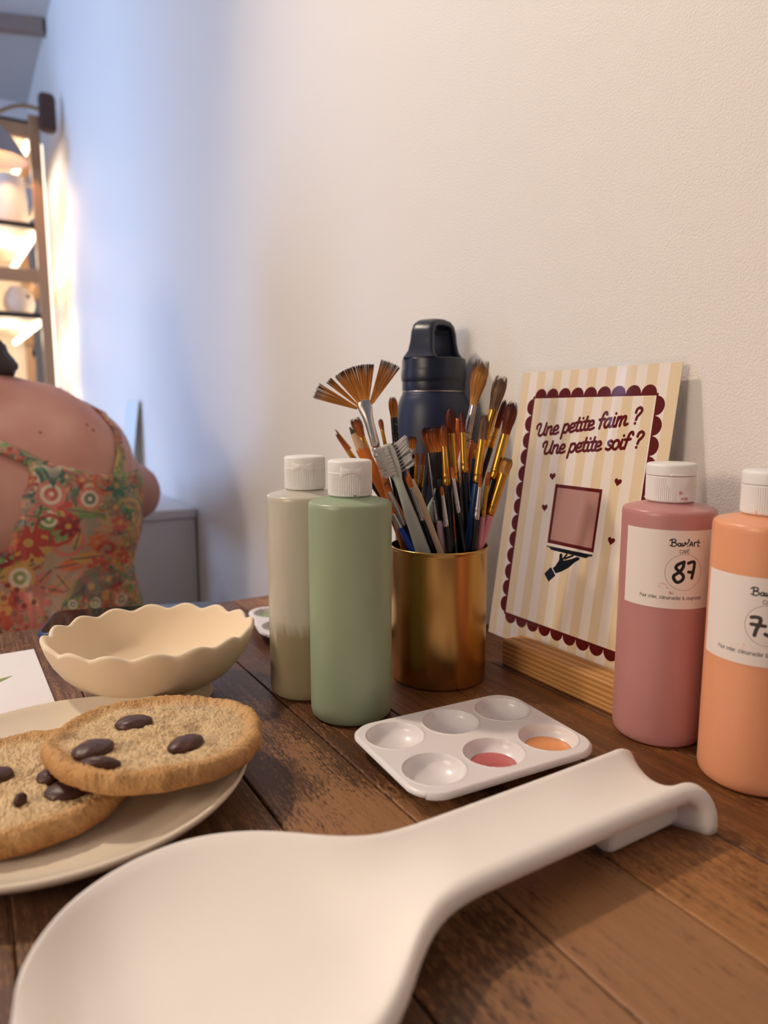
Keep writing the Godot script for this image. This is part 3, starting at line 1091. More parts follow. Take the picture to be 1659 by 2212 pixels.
	cloth.append([Vector3(-0.04, -0.23, -1.0), 0.116, Vector3(-0.05, -0.25, -1.3), 0.10])
	cloth.append([Vector3(0.11, -0.23, -1.0), 0.116, Vector3(0.12, -0.25, -1.3), 0.10])
	cloth.append([Vector3(-0.05, -0.29, -0.98), 0.10, Vector3(0.12, -0.29, -0.98), 0.10])
	var fabric := mat("floral_fabric", Color.WHITE, 0.8)
	fabric.albedo_texture = dress_texture()
	fabric.uv1_triplanar = true
	fabric.uv1_scale = Vector3.ONE * 2.7
	var dn := FastNoiseLite.new()
	dn.seed = 15
	dn.frequency = 9.0
	var dm := MB.new()
	nets(dm, cloth, 0.03, 0.011, func(p: Vector3):
		var d := absf(p.x - 0.03)
		var y := 0.13
		if p.z > -1.06:
			y = lerpf(0.02, 0.133, clampf((d - 0.004) / 0.038, 0, 1)) if d < 0.042 else lerpf(0.133, 0.108, clampf((d - 0.042) / 0.08, 0, 1))
		return p.y - y, func(p: Vector3): return 0.0035 * dn.get_noise_3d(p.x * 1.6, p.y * 0.35, p.z * 1.6) + 0.002 * sin(p.x * 160.0 + p.y * 25.0) * smoothstep(0.0, -0.2, p.y))
	var dress := part(t, "dress", dm, fabric, "cream dress with red, green and orange flowers")
	dress.position = o
	for s in [[Vector3(0.172, 0.10, -0.96), Vector3(0.18, 0.13, -0.985), Vector3(0.176, 0.155, -1.02), Vector3(0.165, 0.18, -1.05), Vector3(0.155, 0.195, -1.09), Vector3(0.145, 0.19, -1.14), Vector3(0.135, 0.13, -1.17)], [Vector3(-0.085, 0.10, -0.95), Vector3(-0.1, 0.13, -0.97), Vector3(-0.1, 0.17, -1.0), Vector3(-0.095, 0.21, -1.07), Vector3(-0.08, 0.19, -1.14), Vector3(-0.07, 0.13, -1.17)], [Vector3(0.085, 0.126, -0.93), Vector3(0.065, 0.143, -0.935), Vector3(0.045, 0.156, -0.94), Vector3(0.0, 0.176, -0.96), Vector3(-0.05, 0.195, -1.0), Vector3(-0.08, 0.215, -1.07)]]:
		var sb := MB.new()
		ribbon(sb, s, torso + limbs, 0.03, 0.014, 0.0018, 0.0025)
		part(dress, "strap", sb, fabric)
	var hair := MB.new()
	var hb := [[HD + Vector3(0, 0.04, 0.015), 0.088, HD + Vector3(0, 0.0, 0.03), 0.086], [HD + Vector3(0.01, -0.02, 0.05), 0.06, HD + Vector3(0.045, -0.065, 0.09), 0.036], [HD + Vector3(0.06, -0.045, 0.08), 0.032, HD + Vector3(0.108, -0.1, 0.105), 0.02]]
	var hn := FastNoiseLite.new()
	hn.frequency = 42.0
	hn.fractal_octaves = 3
	nets(hair, hb, 0.025, 0.006, func(p: Vector3): return 0.02 - (p - HD - Vector3(0, -0.015, -0.085)).length() + 0.055, func(p: Vector3): return 0.013 * hn.get_noise_3d(p.x * 1.6, p.y * 0.6, p.z * 1.6))
	var hp := part(t, "hair", hair, mat("dark_hair", rgb8(46, 32, 34), 0.42))
	hp.position = o
	for x in [-0.03, 0.03]:
		var eye := MB.new()
		ball(eye, HD + Vector3(x, 0.025, -0.067), Vector3(0.012, 0.008, 0.006), 12, 8)
		part(body, "eye", eye, mat("eye_dark", rgb8(50, 40, 36), 0.3))
	var lips := MB.new()
	ball(lips, HD + Vector3(0, -0.032, -0.087), Vector3(0.02, 0.006, 0.006), 12, 8)
	part(body, "mouth", lips, mat("lips", rgb8(170, 90, 86), 0.5))
	# the stool under the person, hidden by the table
	var st := thing("stool", "wooden stool under the seated person, hidden behind the table", "stool", Vector3(0.035, FLOOR, -1.0))
	part(st, "seat", box_mb(Vector3(0.36, 0.03, 0.32), 0.01, Vector3(0, 0.325, 0)), M.oak)
	for x in [-0.14, 0.14]:
		for z in [-0.12, 0.12]:
			part(st, "leg", box_mb(Vector3(0.03, 0.31, 0.03), 0.003, Vector3(x, 0.155, z)), M.oak)


# ------------------------------------------------------------------ the menu card on its wooden foot
func card_texture() -> ImageTexture:
	var k := 7.0
	var im := Image.create(1010, 1472, false, Image.FORMAT_RGB8)
	var px := func(u: float, v: float) -> Vector2: return Vector2((u - 2.5) * k, (214.5 - v) * k)
	var cream := rgb8(246, 234, 222)
	var beige := rgb8(238, 216, 180)
	var red := rgb8(98, 18, 16)
	var stripes := func(r: Rect2i) -> void:
		for s in 17:
			var b := Rect2i(int(s * 1010 / 17.0), r.position.y, int(1010 / 17.0) + 1, r.size.y).intersection(r)
			if b.size.x > 0:
				im.fill_rect(b, beige if s % 2 == 0 else cream)
	stripes.call(Rect2i(0, 0, 1010, 1472))
	var u0 := 19.5
	var u1 := 131.0
	var v0 := 24.5
	var v1 := 193.8
	var a: Vector2 = px.call(u0 - 1.6, v1 + 1.6)
	var b: Vector2 = px.call(u1 + 1.6, v0 - 1.6)
	im.fill_rect(Rect2i(Vector2i(a), Vector2i(b - a)), red)
	for i in 9:
		var u := u0 + (u1 - u0) * (i + 0.5) / 9.0
		for v in [v0 - 1.2, v1 + 1.2]:
			stroke(im, [px.call(u, v)], 6.1 * k, red)
	for i in 13:
		var v := v0 + (v1 - v0) * (i + 0.5) / 13.0
		for u in [u0 - 0.8, u1 + 0.8]:
			stroke(im, [px.call(u, v)], 6.35 * k, red)
	a = px.call(u0, v1)
	b = px.call(u1, v0)
	stripes.call(Rect2i(Vector2i(a), Vector2i(b - a)))
	write(im, "Une petite faim ?", px.call(28.0, 164.8), 6.0 * k, -0.118, 0.26, 1.02 * k, red, true, 1.16)
	write(im, "Une petite soif ?", px.call(37.0, 151.4), 6.0 * k, -0.098, 0.26, 1.02 * k, red, true, 1.16)
	for h in [[49.8, 135.4, 0.12], [110.4, 136.1, -0.12], [46.2, 111.4, 0.12], [112.0, 96.3, -0.1]]:
		var poly := PackedVector2Array()
		for q in 40:
			var t := TAU * q / 40.0
			var p := Vector2(16.0 * pow(sin(t), 3.0), 13.0 * cos(t) - 5.0 * cos(2 * t) - 2.0 * cos(3 * t) - cos(4 * t)) * 0.19
			p = p.rotated(h[2])
			poly.append(px.call(h[0] + p.x, h[1] + p.y))
		fill_poly(im, poly, red)
	# the square panel on the tray, left plain
	a = px.call(54.0, 129.8)
	b = px.call(98.5, 85.7)
	im.fill_rect(Rect2i(Vector2i(a), Vector2i(b - a)), red)
	a = px.call(56.6, 127.4)
	b = px.call(96.4, 88.4)
	im.fill_rect(Rect2i(Vector2i(a), Vector2i(b - a)), rgb8(186, 140, 130))
	a = px.call(54.0, 85.7)
	b = px.call(98.5, 83.6)
	im.fill_rect(Rect2i(Vector2i(a), Vector2i(b - a)), rgb8(244, 234, 222))
	var ink := rgb8(18, 24, 34)
	var poly := PackedVector2Array()
	for q in [[53.6, 83.6], [98.2, 84.2], [97.4, 83.0], [95.0, 82.6], [92.6, 80.9], [58.8, 81.2], [56.0, 82.9], [53.8, 82.8]]:
		poly.append(px.call(q[0], q[1]))
	fill_poly(im, poly, ink)
	poly = PackedVector2Array()
	for q in [[67.6, 79.2], [68.0, 75.1], [65.0, 70.1], [62.8, 68.2], [66.4, 64.9], [72.0, 67.5], [78.0, 71.4], [83.0, 76.2], [87.0, 79.0], [86.6, 80.2], [84.6, 80.4], [78.4, 77.6], [72.5, 75.6], [70.8, 77.0], [70.6, 79.6], [69.0, 80.6]]:
		poly.append(px.call(q[0], q[1]))
	fill_poly(im, poly, ink)
	for f in [[71.6, 76.6, 74.6, 80.4], [73.4, 77.2, 80.4, 80.6]]:
		stroke(im, [px.call(f[0], f[1]), px.call(f[2], f[3])], 0.75 * k, ink)
	poly = PackedVector2Array()
	for q in [[55.3, 62.6], [60.6, 68.4], [61.6, 68.2], [66.0, 64.0], [66.3, 63.2], [60.6, 57.6]]:
		poly.append(px.call(q[0], q[1]))
	fill_poly(im, poly, ink)
	stroke(im, [px.call(61.8, 68.9), px.call(66.6, 64.2)], 0.3 * k, cream)
	return ImageTexture.create_from_image(im)


func signs() -> void:
	var im := Image.create(64, 256, false, Image.FORMAT_RGB8)
	var r := RandomNumberGenerator.new()
	r.seed = 3
	var tone := 0.0
	for y in 256:
		tone = 0.5 + 0.5 * sin(y * 0.33 + 1.6 * sin(y * 0.045))
		for x in 64:
			im.set_pixel(x, y, rgb8(216, 164, 102).lerp(rgb8(172, 116, 62), tone * 0.8 + r.randf() * 0.12))
	M.pine.albedo_texture = ImageTexture.create_from_image(im)
	M.pine.uv1_scale = Vector3(4.0, 24.0, 1.0)
	M.card = mat("card_print", Color.WHITE, 0.8, 0.0, 0.2)
	M.card.albedo_texture = card_texture()
	M.card_glare = mat("pale_blue_glare", rgb8(206, 236, 246), 0.4)  # window glare on the laminate, put into the colour as pale blue
	M.card_back = mat("card_paper", rgb8(240, 236, 230), 0.7)
	M.laminate = mat("laminate_film", Color(0.5, 0.5, 0.5, 0.02), 0.06, 0.0, 0.3)
	M.laminate.transparency = BaseMaterial3D.TRANSPARENCY_ALPHA
	var th := deg_to_rad(8.3)
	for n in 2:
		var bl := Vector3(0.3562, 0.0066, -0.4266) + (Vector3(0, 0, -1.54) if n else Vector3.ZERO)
		var t := thing("menu_card", "laminated striped card with maroon scalloped frame leaning against the wall" if n == 0 else "laminated card with window glare painted pale blue-white, on the low cabinet beyond the person", "sign", bl, 0.0, "laminated cards on the tables")
		var u := Vector3(0, 0, 1)
		var v := Vector3(sin(th), cos(th), 0)
		var nn := Vector3(-cos(th), sin(th), 0)
		var xf := Transform3D(Basis(u, v, -u.cross(v) if u.cross(v).dot(nn) < 0 else u.cross(v)), Vector3.ZERO)
		var paper := MB.new()
		rbox(paper, Vector3(0.1442, 0.2103, 0.0004), 0.0001, xf * Transform3D(Basis(), Vector3(0.0746, 0.10935, -0.0004)), null, 1)
		part(t, "paper", paper, M.card_back)
		var print_ := MB.new()
		grid(print_, 2, 2, func(i: int, j: int): return Vector3(0.0025 + 0.1442 * i, 0.2145 - 0.2103 * j, -0.00005), false, false, null, xf, true)
		part(t, "printed_face", print_, M.card if n == 0 else M.card_glare)
		var film := MB.new()
		rbox(film, Vector3(0.1487, 0.2175, 0.0011), 0.0003, xf * Transform3D(Basis(), Vector3(0.0744, 0.10875, -0.0002)), null, 1)
		part(t, "laminate", film, M.laminate)
		var s := thing("card_stand", "slotted pine block holding the striped card" if n == 0 else "slotted pine block on the low cabinet beyond the person", "stand", Vector3(0.3361, 0, -0.3824 + (-1.54 if n else 0.0)), 0.0, "pine card stands")
		var st := MB.new()
		var c := 0.0006
		prism(st, PackedVector2Array([Vector2(0, c), Vector2(c, 0), Vector2(0.036, 0), Vector2(0.036, 0.019), Vector2(0.0354, 0.0196), Vector2(0.0243, 0.0196), Vector2(0.0222, 0.0058), Vector2(0.0180, 0.0058), Vector2(0.0199, 0.0196), Vector2(c, 0.0196), Vector2(0, 0.0190)]), Transform3D(), 0.12)
		for i in st.P.size():
			var p := st.P[i]
			st.U[i] = Vector2(p.z, p.y + p.x * 0.35)
		part(s, "block", st, M.pine)


# ------------------------------------------------------------------ paint bottles
func label_texture(digits: Array, ink: Color, smears: Array, seed_: int) -> ImageTexture:
	var k := 12.0
	var im := Image.create(816, 520, false, Image.FORMAT_RGB8)
	im.fill(rgb8(240, 228, 220))
	var px := func(s: float, t: float) -> Vector2: return Vector2(s * k, (43.3 - t) * k)
	var r := RandomNumberGenerator.new()
	r.seed = seed_
	for c in smears:
		for q in 14:
			var p := Vector2(c[0] + r.randf_range(-c[2], c[2]), c[1] + r.randf_range(-c[2], c[2]) * 0.6)
			var d := Vector2(r.randf_range(-1, 1), r.randf_range(-1, 1)) * 0.6
			stroke(im, [px.call(p.x, p.y), px.call(p.x + d.x, p.y + d.y)], r.randf_range(0.1, 0.4) * k, Color(c[3], 0.35))
	var black := rgb8(16, 14, 14)
	var logo := [[1.2, 3.9, 1.1, 2.0, 1.2, 0.3], [0.0, 3.1, 1.2, 3.9, 2.8, 3.7, 2.9, 2.7, 1.4, 2.1, 3.1, 1.9, 3.5, 0.8, 2.0, 0.0, 0.2, 0.5], [5.6, 1.6, 4.8, 1.9, 4.2, 1.0, 4.7, 0.2, 5.4, 0.7, 5.7, 1.7, 5.9, 0.3, 6.4, 0.5], [6.5, 1.8, 7.0, 0.3, 7.8, 1.2, 8.2, 2.1, 7.6, 2.1, 8.3, 1.3, 9.1, 1.6], [9.4, 3.9, 10.0, 3.7, 9.7, 2.7, 9.3, 2.0], [9.1, 0.2, 9.2, 0.2], [10.2, 0.1, 11.1, 2.3, 11.6, 2.2, 12.1, 0.2], [10.4, 1.0, 12.0, 1.0], [13.0, 2.3, 13.0, 0.2], [13.0, 1.6, 13.6, 2.4, 14.2, 2.2], [15.3, 3.6, 15.2, 0.3, 15.9, 0.2], [14.5, 2.5, 16.5, 2.0]]
	for l in logo:
		var pts := []
		for q in V(l):
			pts.append(px.call(25.7 + q.x, 34.6 + q.y))
		stroke(im, smooth_line(pts, 4) if pts.size() > 2 else pts, 0.3 * k, black)
	write(im, "CAFÉ", px.call(31.1, 30.9), 1.32 * k, 0.0, 0.0, 0.13 * k, rgb8(64, 54, 50))
	write(im, "Pour créer, s'émerveiller & s'exprimer", px.call(11.4, 5.2), 1.28 * k, 0.0, 0.0, 0.11 * k, rgb8(72, 60, 56))
	var ring := []
	for q in 73:
		ring.append(px.call(34.0 + 9.9 * cos(TAU * q / 72), 20.4 + 9.9 * sin(TAU * q / 72)))
	stroke(im, ring, 0.09 * k, rgb8(120, 98, 90))
	for l in digits:
		var pts := []
		for q in V(l):
			pts.append(px.call(34.0 + q.x, 20.4 + q.y))
		stroke(im, smooth_line(pts, 4) if pts.size() > 2 else pts, 0.86 * k, ink)
	return ImageTexture.create_from_image(im)


func flip_cap(parent: Node, y: float, face: Vector3, bow: bool, stains = null) -> void:
	var rt := Vector3(face.z, 0, -face.x) # to the right for someone looking at the face
	var skirt := MB.new()
	var rows := [[0.0126, 0.0, 0.0], [0.0132, 0.0003, 0.0], [0.0134, 0.0012, 0.0], [0.0134, 0.0016, 1.0], [0.0134, 0.0132, 1.0], [0.0134, 0.0136, 0.0], [0.0134, 0.0142, 0.0], [0.0122, 0.0143, 0.0]]
	var seg := 312
	grid(skirt, seg, rows.size(), func(i: int, j: int):
		var a := TAU * i / seg
		var r: float = rows[j][0] - (0.00028 * rows[j][2] if (i / 2) % 2 else 0.0)
		return Vector3(r * cos(a), y + rows[j][1], r * sin(a)), true, false)
	var cap := part(parent, "cap", skirt, M.white_plastic, "white ribbed flip cap")
	var lid := MB.new()
	var r0 := 0.0136 if not bow else 0.0134
	var b0 := 0.0143 if bow else 0.0149
	lathe(lid, [Vector2(0.0, y + b0 - 0.0004), Vector2(r0 - 0.0003, y + b0 - 0.0004), Vector2(r0, y + b0), Vector2(r0, y + 0.0196), Vector2(r0 - 0.0004, y + 0.0207), Vector2(r0 - 0.0014, y + 0.0213), Vector2(r0 - 0.004, y + 0.0216), Vector2(0.0, y + 0.0217)], 72)
	part(cap, "lid", lid, M.white_plastic)
	var tab := MB.new()
	if bow:
		grid(tab, 25, 9, func(i: int, j: int):
			var s := -1.0 + 2.0 * i / 24.0
			var hgt := 0.0010 + 0.0026 * absf(s) ** 1.3
			var v := -1.0 + 2.0 * j / 8.0
			var lift := 0.0006 * (1.0 - absf(v) ** 4.0) * (1.0 - absf(s) ** 12.0) + 0.0004 * (1.0 - absf(s)) * (1.0 - v * v)
			var a := s * 0.0072 / 0.0134
			return (face * cos(a) + rt * sin(a)) * (0.01335 + lift) + Vector3.UP * (y + 0.0148 + v * hgt), false, false)
		rbox(tab, Vector3(0.0044, 0.0009, 0.001), 0.0003, Transform3D(Basis(rt, Vector3.UP, face), face * 0.0138 + Vector3.UP * (y + 0.0158)))
	else:
		grid(tab, 21, 9, func(i: int, j: int):
			var s := -1.0 + 2.0 * i / 20.0
			var depth := 0.0082 * sqrt(maxf(0.0, 1.0 - s * s))
			var v := j / 8.0
			var a := s * 0.0068 / 0.0134
			return (face * cos(a) + rt * sin(a)) * (0.01345 + 0.0002 * (1.0 - s * s) * sin(v * PI)) + Vector3.UP * (y + 0.0142 - v * depth), false, false)
		rbox(tab, Vector3(0.009, 0.0011, 0.0016), 0.0004, Transform3D(Basis(rt, Vector3.UP, face), face * 0.0134 + Vector3.UP * (y + 0.0152)))
	part(cap, "thumb_tab", tab, M.white_plastic)
	if stains != null:
		var sm_ := MB.new()
		for s in stains[1]:
			for n in 7:
				var a: float = s[0] + sin(n * 2.4) * s[2] * 45.0 * (n / 7.0)
				var yy: float = y + s[1] + cos(n * 2.4) * s[3] * 0.7 * (n / 7.0)
				var k := 0.75 - 0.07 * n
				ball(sm_, (face * cos(a) + rt * sin(a)) * 0.01338 + Vector3.UP * yy, Vector3(s[2] * k, s[3] * k, 0.00014), 10, 6, null, Basis(rt * cos(a) - face * sin(a), Vector3.UP, face * cos(a) + rt * sin(a)))
		part(cap, "paint_smear", sm_, stains[0])


func bottle(label: String, at: Vector3, m: Material, bow: bool, turn: float, print_ = null, lab_y := 0.0, lab_s := 0.0, stains = null, cols = null) -> Node3D:
	var t := thing("paint_bottle", label, "bottle", at, 0.0, "paint bottles on the table")
	var view := (EYE - at) * Vector3(1, 0, 1)
	view = view.normalized()
	var body := MB.new()
	var prof := [Vector2(0.0, 0.0016), Vector2(0.018, 0.0012), Vector2(0.0215, 0.0), Vector2(0.0236, 0.0006), Vector2(0.0248, 0.002), Vector2(0.0254, 0.0052)]
	for k in 24:
		prof.append(Vector2(0.0254, 0.008 + k * 0.121 / 24.0))
	prof.append_array([Vector2(0.0254, 0.1310), Vector2(0.02535, 0.1322), Vector2(0.0251, 0.1334), Vector2(0.0246, 0.1342), Vector2(0.0238, 0.1347), Vector2(0.0228, 0.1350), Vector2(0.019, 0.1360), Vector2(0.0135, 0.1373), Vector2(0.0122, 0.1377), Vector2(0.0120, 0.1392), Vector2(0.0, 0.1392)])
	lathe(body, prof, 72, Transform3D(), cols)
	part(t, "body", body, m)
	flip_cap(t, 0.1382, view.rotated(Vector3.UP, turn), bow, stains)
	if print_ != null:
		var rt := Vector3(view.z, 0, -view.x)
		var lab := MB.new()
		grid(lab, 41, 3, func(i: int, j: int):
			var a: float = (lab_s + 0.068 * i / 40.0) / 0.0256
			return (view * cos(a) + rt * sin(a)) * 0.0256 + Vector3.UP * (lab_y + 0.0433 * (1.0 - j / 2.0)), false, false, null, Transform3D(), false)
		var lm := mat("paper_label", Color.WHITE, 0.55)
		lm.albedo_texture = print_
		part(t, "label", lab, lm, "white paper label with handwritten number")
	return t


func paint_mat(called: String, c: Color) -> StandardMaterial3D:
	var m := mat(called, c, 0.34)
	m.subsurf_scatter_enabled = true
	m.subsurf_scatter_strength = 0.12
	return m


func bottles() -> void:
	bottle("sage green paint bottle with bow tab cap, in front of the beige one", Vector3(0.1995, 0, -0.3686), paint_mat("sage_green_paint", rgb8(152, 168, 138)), true, 0.1, null, 0.0, 0.0, [mat("dark_green_smear", rgb8(70, 84, 70), 0.5), [[0.12, 0.0008, 0.0007, 0.0006]]])
	# beige bottle: paint left in the lower part, a film of it above
	var nz := FastNoiseLite.new()
	nz.frequency = 40.0
	var film := lin(202, 197, 182)
	var full := lin(156, 142, 112)
	var cols := func(i: int, j: int, p: Vector3):
		var lev: float = 0.042 + 0.006 * nz.get_noise_2d(i * 0.012, 3.0) + (0.006 if i % 72 > 20 and i % 72 < 34 else 0.0)
		return film.lerp(full, smoothstep(lev + 0.004, lev - 0.004, p.y)).lerp(full, 0.12 + 0.12 * nz.get_noise_3d(p.x * 1.5, p.y * 0.4, p.z * 1.5))
	var bm := vmat("beige_paint", 0.3)
	bm.subsurf_scatter_enabled = true
	bm.subsurf_scatter_strength = 0.1
	bottle("beige paint bottle with bow tab cap, behind the sage green one", Vector3(0.192, 0, -0.417), bm, true, -0.12, null, 0.0, 0.0, null, cols)
	var e := [[-0.34, 5.8, -3.4, 4.4, -4.4, 2.4, -2.4, 0.3, -0.3, -2.0, -1.0, -4.4, -3.4, -5.5, -5.1, -3.8, -5.1, -1.7, -2.4, 0.3, -0.7, 3.1, -0.5, 5.8], [2.0, 5.1, 4.1, 5.8, 5.5, 5.1, 5.1, 0.7, 4.4, -3.1], [2.4, 0.3, 4.4, 0.0]]
	var seven := [[-7.2, 3.4, -5.4, 3.8, -3.5, 3.4, -3.5, 1.0, -4.7, -2.0, -5.4, -5.2], [-7.0, 0.1, -1.2, -0.1], [1.2, 2.7, 1.9, -1.5], [1.2, 2.9, 7.2, 3.3], [1.9, 0.3, 4.9, 0.8, 6.8, -2.0, 4.9, -4.8, 2.1, -5.2, -0.9, -4.0]]
	bottle("dusty pink paint bottle with handwritten 87 on its label", Vector3(0.3424, 0, -0.2509), paint_mat("dusty_pink_paint", rgb8(194, 136, 134)), false, 0.3, label_texture(e, rgb8(12, 12, 12), [[23.0, 12.5, 3.0, rgb8(200, 130, 130)], [27.5, 8.8, 1.2, rgb8(200, 120, 125)], [40.0, 25.0, 5.0, rgb8(225, 190, 180)]], 5), 0.0815, -0.0245, [mat("pink_smear", rgb8(206, 150, 150), 0.5), [[0.1, 0.0055, 0.0013, 0.0013], [0.36, 0.0022, 0.0016, 0.0012], [0.2, 0.0023, 0.001, 0.0008]]])
	bottle("peach paint bottle with handwritten 75 at the right edge", Vector3(0.34, 0, -0.192), paint_mat("peach_paint", rgb8(238, 166, 124)), false, 0.9, label_texture(seven, rgb8(66, 58, 54), [[22.0, 8.4, 3.0, rgb8(240, 190, 160)]], 6), 0.067, -0.031, [mat("peach_smear", rgb8(240, 190, 160), 0.5), [[0.0, 0.004, 0.0016, 0.003], [-1.35, 0.0014, 0.001, 0.0012]]])


func flask() -> void:
	var t := thing("water_flask", "navy blue steel flask with loop lid behind the brushes", "flask", Vector3(0.3595, 0, -0.5085))
	var b := MB.new()
	lathe(b, [Vector2(0, 0.0), Vector2(0.0305, 0.0), Vector2(0.0322, 0.0012), Vector2(0.0332, 0.004), Vector2(0.0332, 0.06), Vector2(0.0332, 0.172), Vector2(0.0330, 0.182), Vector2(0.0322, 0.190), Vector2(0.0306, 0.197), Vector2(0.0288, 0.2015), Vector2(0.0276, 0.2035), Vector2(0.0274, 0.2055), Vector2(0.0, 0.2055)], 72)
	part(t, "body", b, M.navy)
	var ring := MB.new()
	lathe(ring, [Vector2(0.0262, 0.2052), Vector2(0.0274, 0.2053), Vector2(0.0274, 0.2062), Vector2(0.0262, 0.2063)], 64)
	part(t, "neck_ring", ring, M.silver)
	var lid := MB.new()
	lathe(lid, [Vector2(0.0, 0.2062), Vector2(0.0268, 0.2062), Vector2(0.0276, 0.2068), Vector2(0.0277, 0.2135), Vector2(0.0274, 0.214), Vector2(0.0281, 0.2150), Vector2(0.0286, 0.2175), Vector2(0.0286, 0.2225), Vector2(0.0281, 0.2250), Vector2(0.0279, 0.2255), Vector2(0.0279, 0.2330), Vector2(0.0272, 0.2340), Vector2(0.0255, 0.2343), Vector2(0.0, 0.2343)], 72)
	var lp := part(t, "lid", lid, M.navy_lid)
	# the carrying loop: a strap bent over the lid, turned so that its opening shows on the right
	var loop := MB.new()
	var path := [Vector2(-0.0235, 0.2335), Vector2(-0.0212, 0.2400), Vector2(-0.0198, 0.2480), Vector2(-0.0186, 0.2560), Vector2(-0.0160, 0.2612), Vector2(-0.0105, 0.2640), Vector2(0.0, 0.2648), Vector2(0.0105, 0.2640), Vector2(0.0160, 0.2612), Vector2(0.0186, 0.2560), Vector2(0.0198, 0.2480), Vector2(0.0212, 0.2400), Vector2(0.0235, 0.2335)]
	var hw := [0.0165, 0.0125, 0.0112, 0.0108, 0.0106, 0.0106, 0.0106, 0.0106, 0.0106, 0.0108, 0.0112, 0.0125, 0.0165]
	grid(loop, path.size(), 20, func(i: int, j: int):
		var p: Vector2 = path[i]
		var d: Vector2 = (path[mini(i + 1, 12)] - path[maxi(i - 1, 0)]).normalized()
		var nn := Vector2(-d.y, d.x)
		var a := TAU * j / 20
		var ca := signf(cos(a)) * absf(cos(a)) ** 0.5
		var sa := signf(sin(a)) * absf(sin(a)) ** 0.5
		var q := p + nn * sa * 0.0031
		return Vector3(q.x, q.y, ca * hw[i]), false, true)
	var lo := part(lp, "loop", loop, M.navy_lid)
	lo.rotation.y = 0.42


# ------------------------------------------------------------------ palettes
func palette_body(t: Node3D, fills: Array, nx: int, nz: int) -> void:
	var hx := 0.0565
	var hz := 0.0425
	var cr := 0.016
	var top := 0.0118
	var wells := []
	for i in 3:
		for j in 2:
			wells.append(Vector2((i - 1) * 0.0365, (j - 0.5) * 0.041))
	var R := 0.0158
	var height := func(x: float, z: float) -> float:
		var y := top
		for w in wells:
			var d := Vector2(x, z).distance_to(w)
			if d < R + 0.0016:
				var k := clampf((R - d) / R, 0.0, 1.0)
				y += -0.0098 * sqrt(maxf(0.0, 1.0 - (1.0 - k) * (1.0 - k))) if d < R else 0.0
				y += 0.0005 * exp(-pow((d - R) / 0.0006, 2.0))
		return y
	var side := func(i: int, j: int) -> Vector2:
		# square grid pulled onto a rounded rectangle
		var u := -1.0 + 2.0 * i / (nx - 1)
		var v := -1.0 + 2.0 * j / (nz - 1)
		var p := Vector2(u * hx, v * hz)
		var c := Vector2(hx - cr, hz - cr)
		var q := Vector2(maxf(absf(p.x) - c.x, 0.0), maxf(absf(p.y) - c.y, 0.0))
		if q.x > 0.0 and q.y > 0.0:
			var m := maxf(q.x, q.y)
			q = q.normalized() * m
			p = Vector2(signf(p.x) * (c.x + q.x), signf(p.y) * (c.y + q.y))
		return p
	var mb := MB.new()
	for s in 2:
		grid(mb, nx, nz, func(i: int, j: int):
			var p: Vector2 = side.call(i, j)
			var y: float = height.call(p.x, p.y)
			var e := maxf(absf(2.0 * i / (nx - 1) - 1.0) - 0.965, absf(2.0 * j / (nz - 1) - 1.0) - 0.955)
			if e > 0.0:
				y -= 0.0022 * pow(e / 0.045, 2.0)
			return Vector3(p.x, y - (0.0010 if s else 0.0), p.y), false, false, null, Transform3D(), true)
		if s == 0 and mb.N[nx * nz / 2 + 3].y < 0.0 or s == 1 and mb.N[nx * nz + nx * nz / 2 + 3].y > 0.0:
			var c := (nx - 1) * (nz - 1) * 6
			for k in range(s * c, s * c + c, 3):
				var w := mb.I[k + 1]
				mb.I[k + 1] = mb.I[k + 2]
				mb.I[k + 2] = w
			for k in range(s * nx * nz, (s + 1) * nx * nz):
				mb.N[k] = -mb.N[k]
	part(t, "tray", mb, M.tray)
	for f in fills:
		var w: Vector2 = wells[f[0]]
		var pm := MB.new()
		var nz_ := FastNoiseLite.new()
		nz_.seed = f[0]
		nz_.frequency = 120.0
		grid(pm, 40, 14, func(i: int, j: int):
			var a := TAU * i / 40
			var rr: float = f[2] * j / 13.0 * (1.0 + 0.012 * sin(a * 3.0 + f[0]))
			var sw := 0.00028 * sin(rr * 2600.0 + a * 2.0) * (1.0 - rr / 0.0135)
			return Vector3(w.x + rr * cos(a), top - f[3] + sw - (0.0012 if j == 13 else 0.0), w.y + rr * sin(a)), true, false)
		part(t, "paint_puddle", pm, f[1], f[4])


func palettes() -> void:
	var t := thing("paint_palette", "white six-well palette with pink and orange paint beside the spoon rest", "palette", Vector3(0.2272, 0, -0.2824), -0.062, "plastic paint palettes")
	var a := mat("rose_paint", rgb8(196, 100, 100), 0.3)
	var b := mat("orange_paint", rgb8(240, 160, 100), 0.3)
	palette_body(t, [[3, a, 0.0134, 0.0062, "rose pink paint"], [5, b, 0.0137, 0.0056, "light orange paint"]], 260, 196)
	var t2 := thing("paint_palette", "white palette with green paint half hidden behind the beige bottle", "palette", Vector3(0.2575, 0, -0.5365), -0.2, "plastic paint palettes")
	var g := mat("leaf_green_paint", rgb8(150, 170, 128), 0.3)
	palette_body(t2, [[0, g, 0.0145, 0.0036, "green paint"], [1, g, 0.0138, 0.0052, "green paint"]], 140, 106)


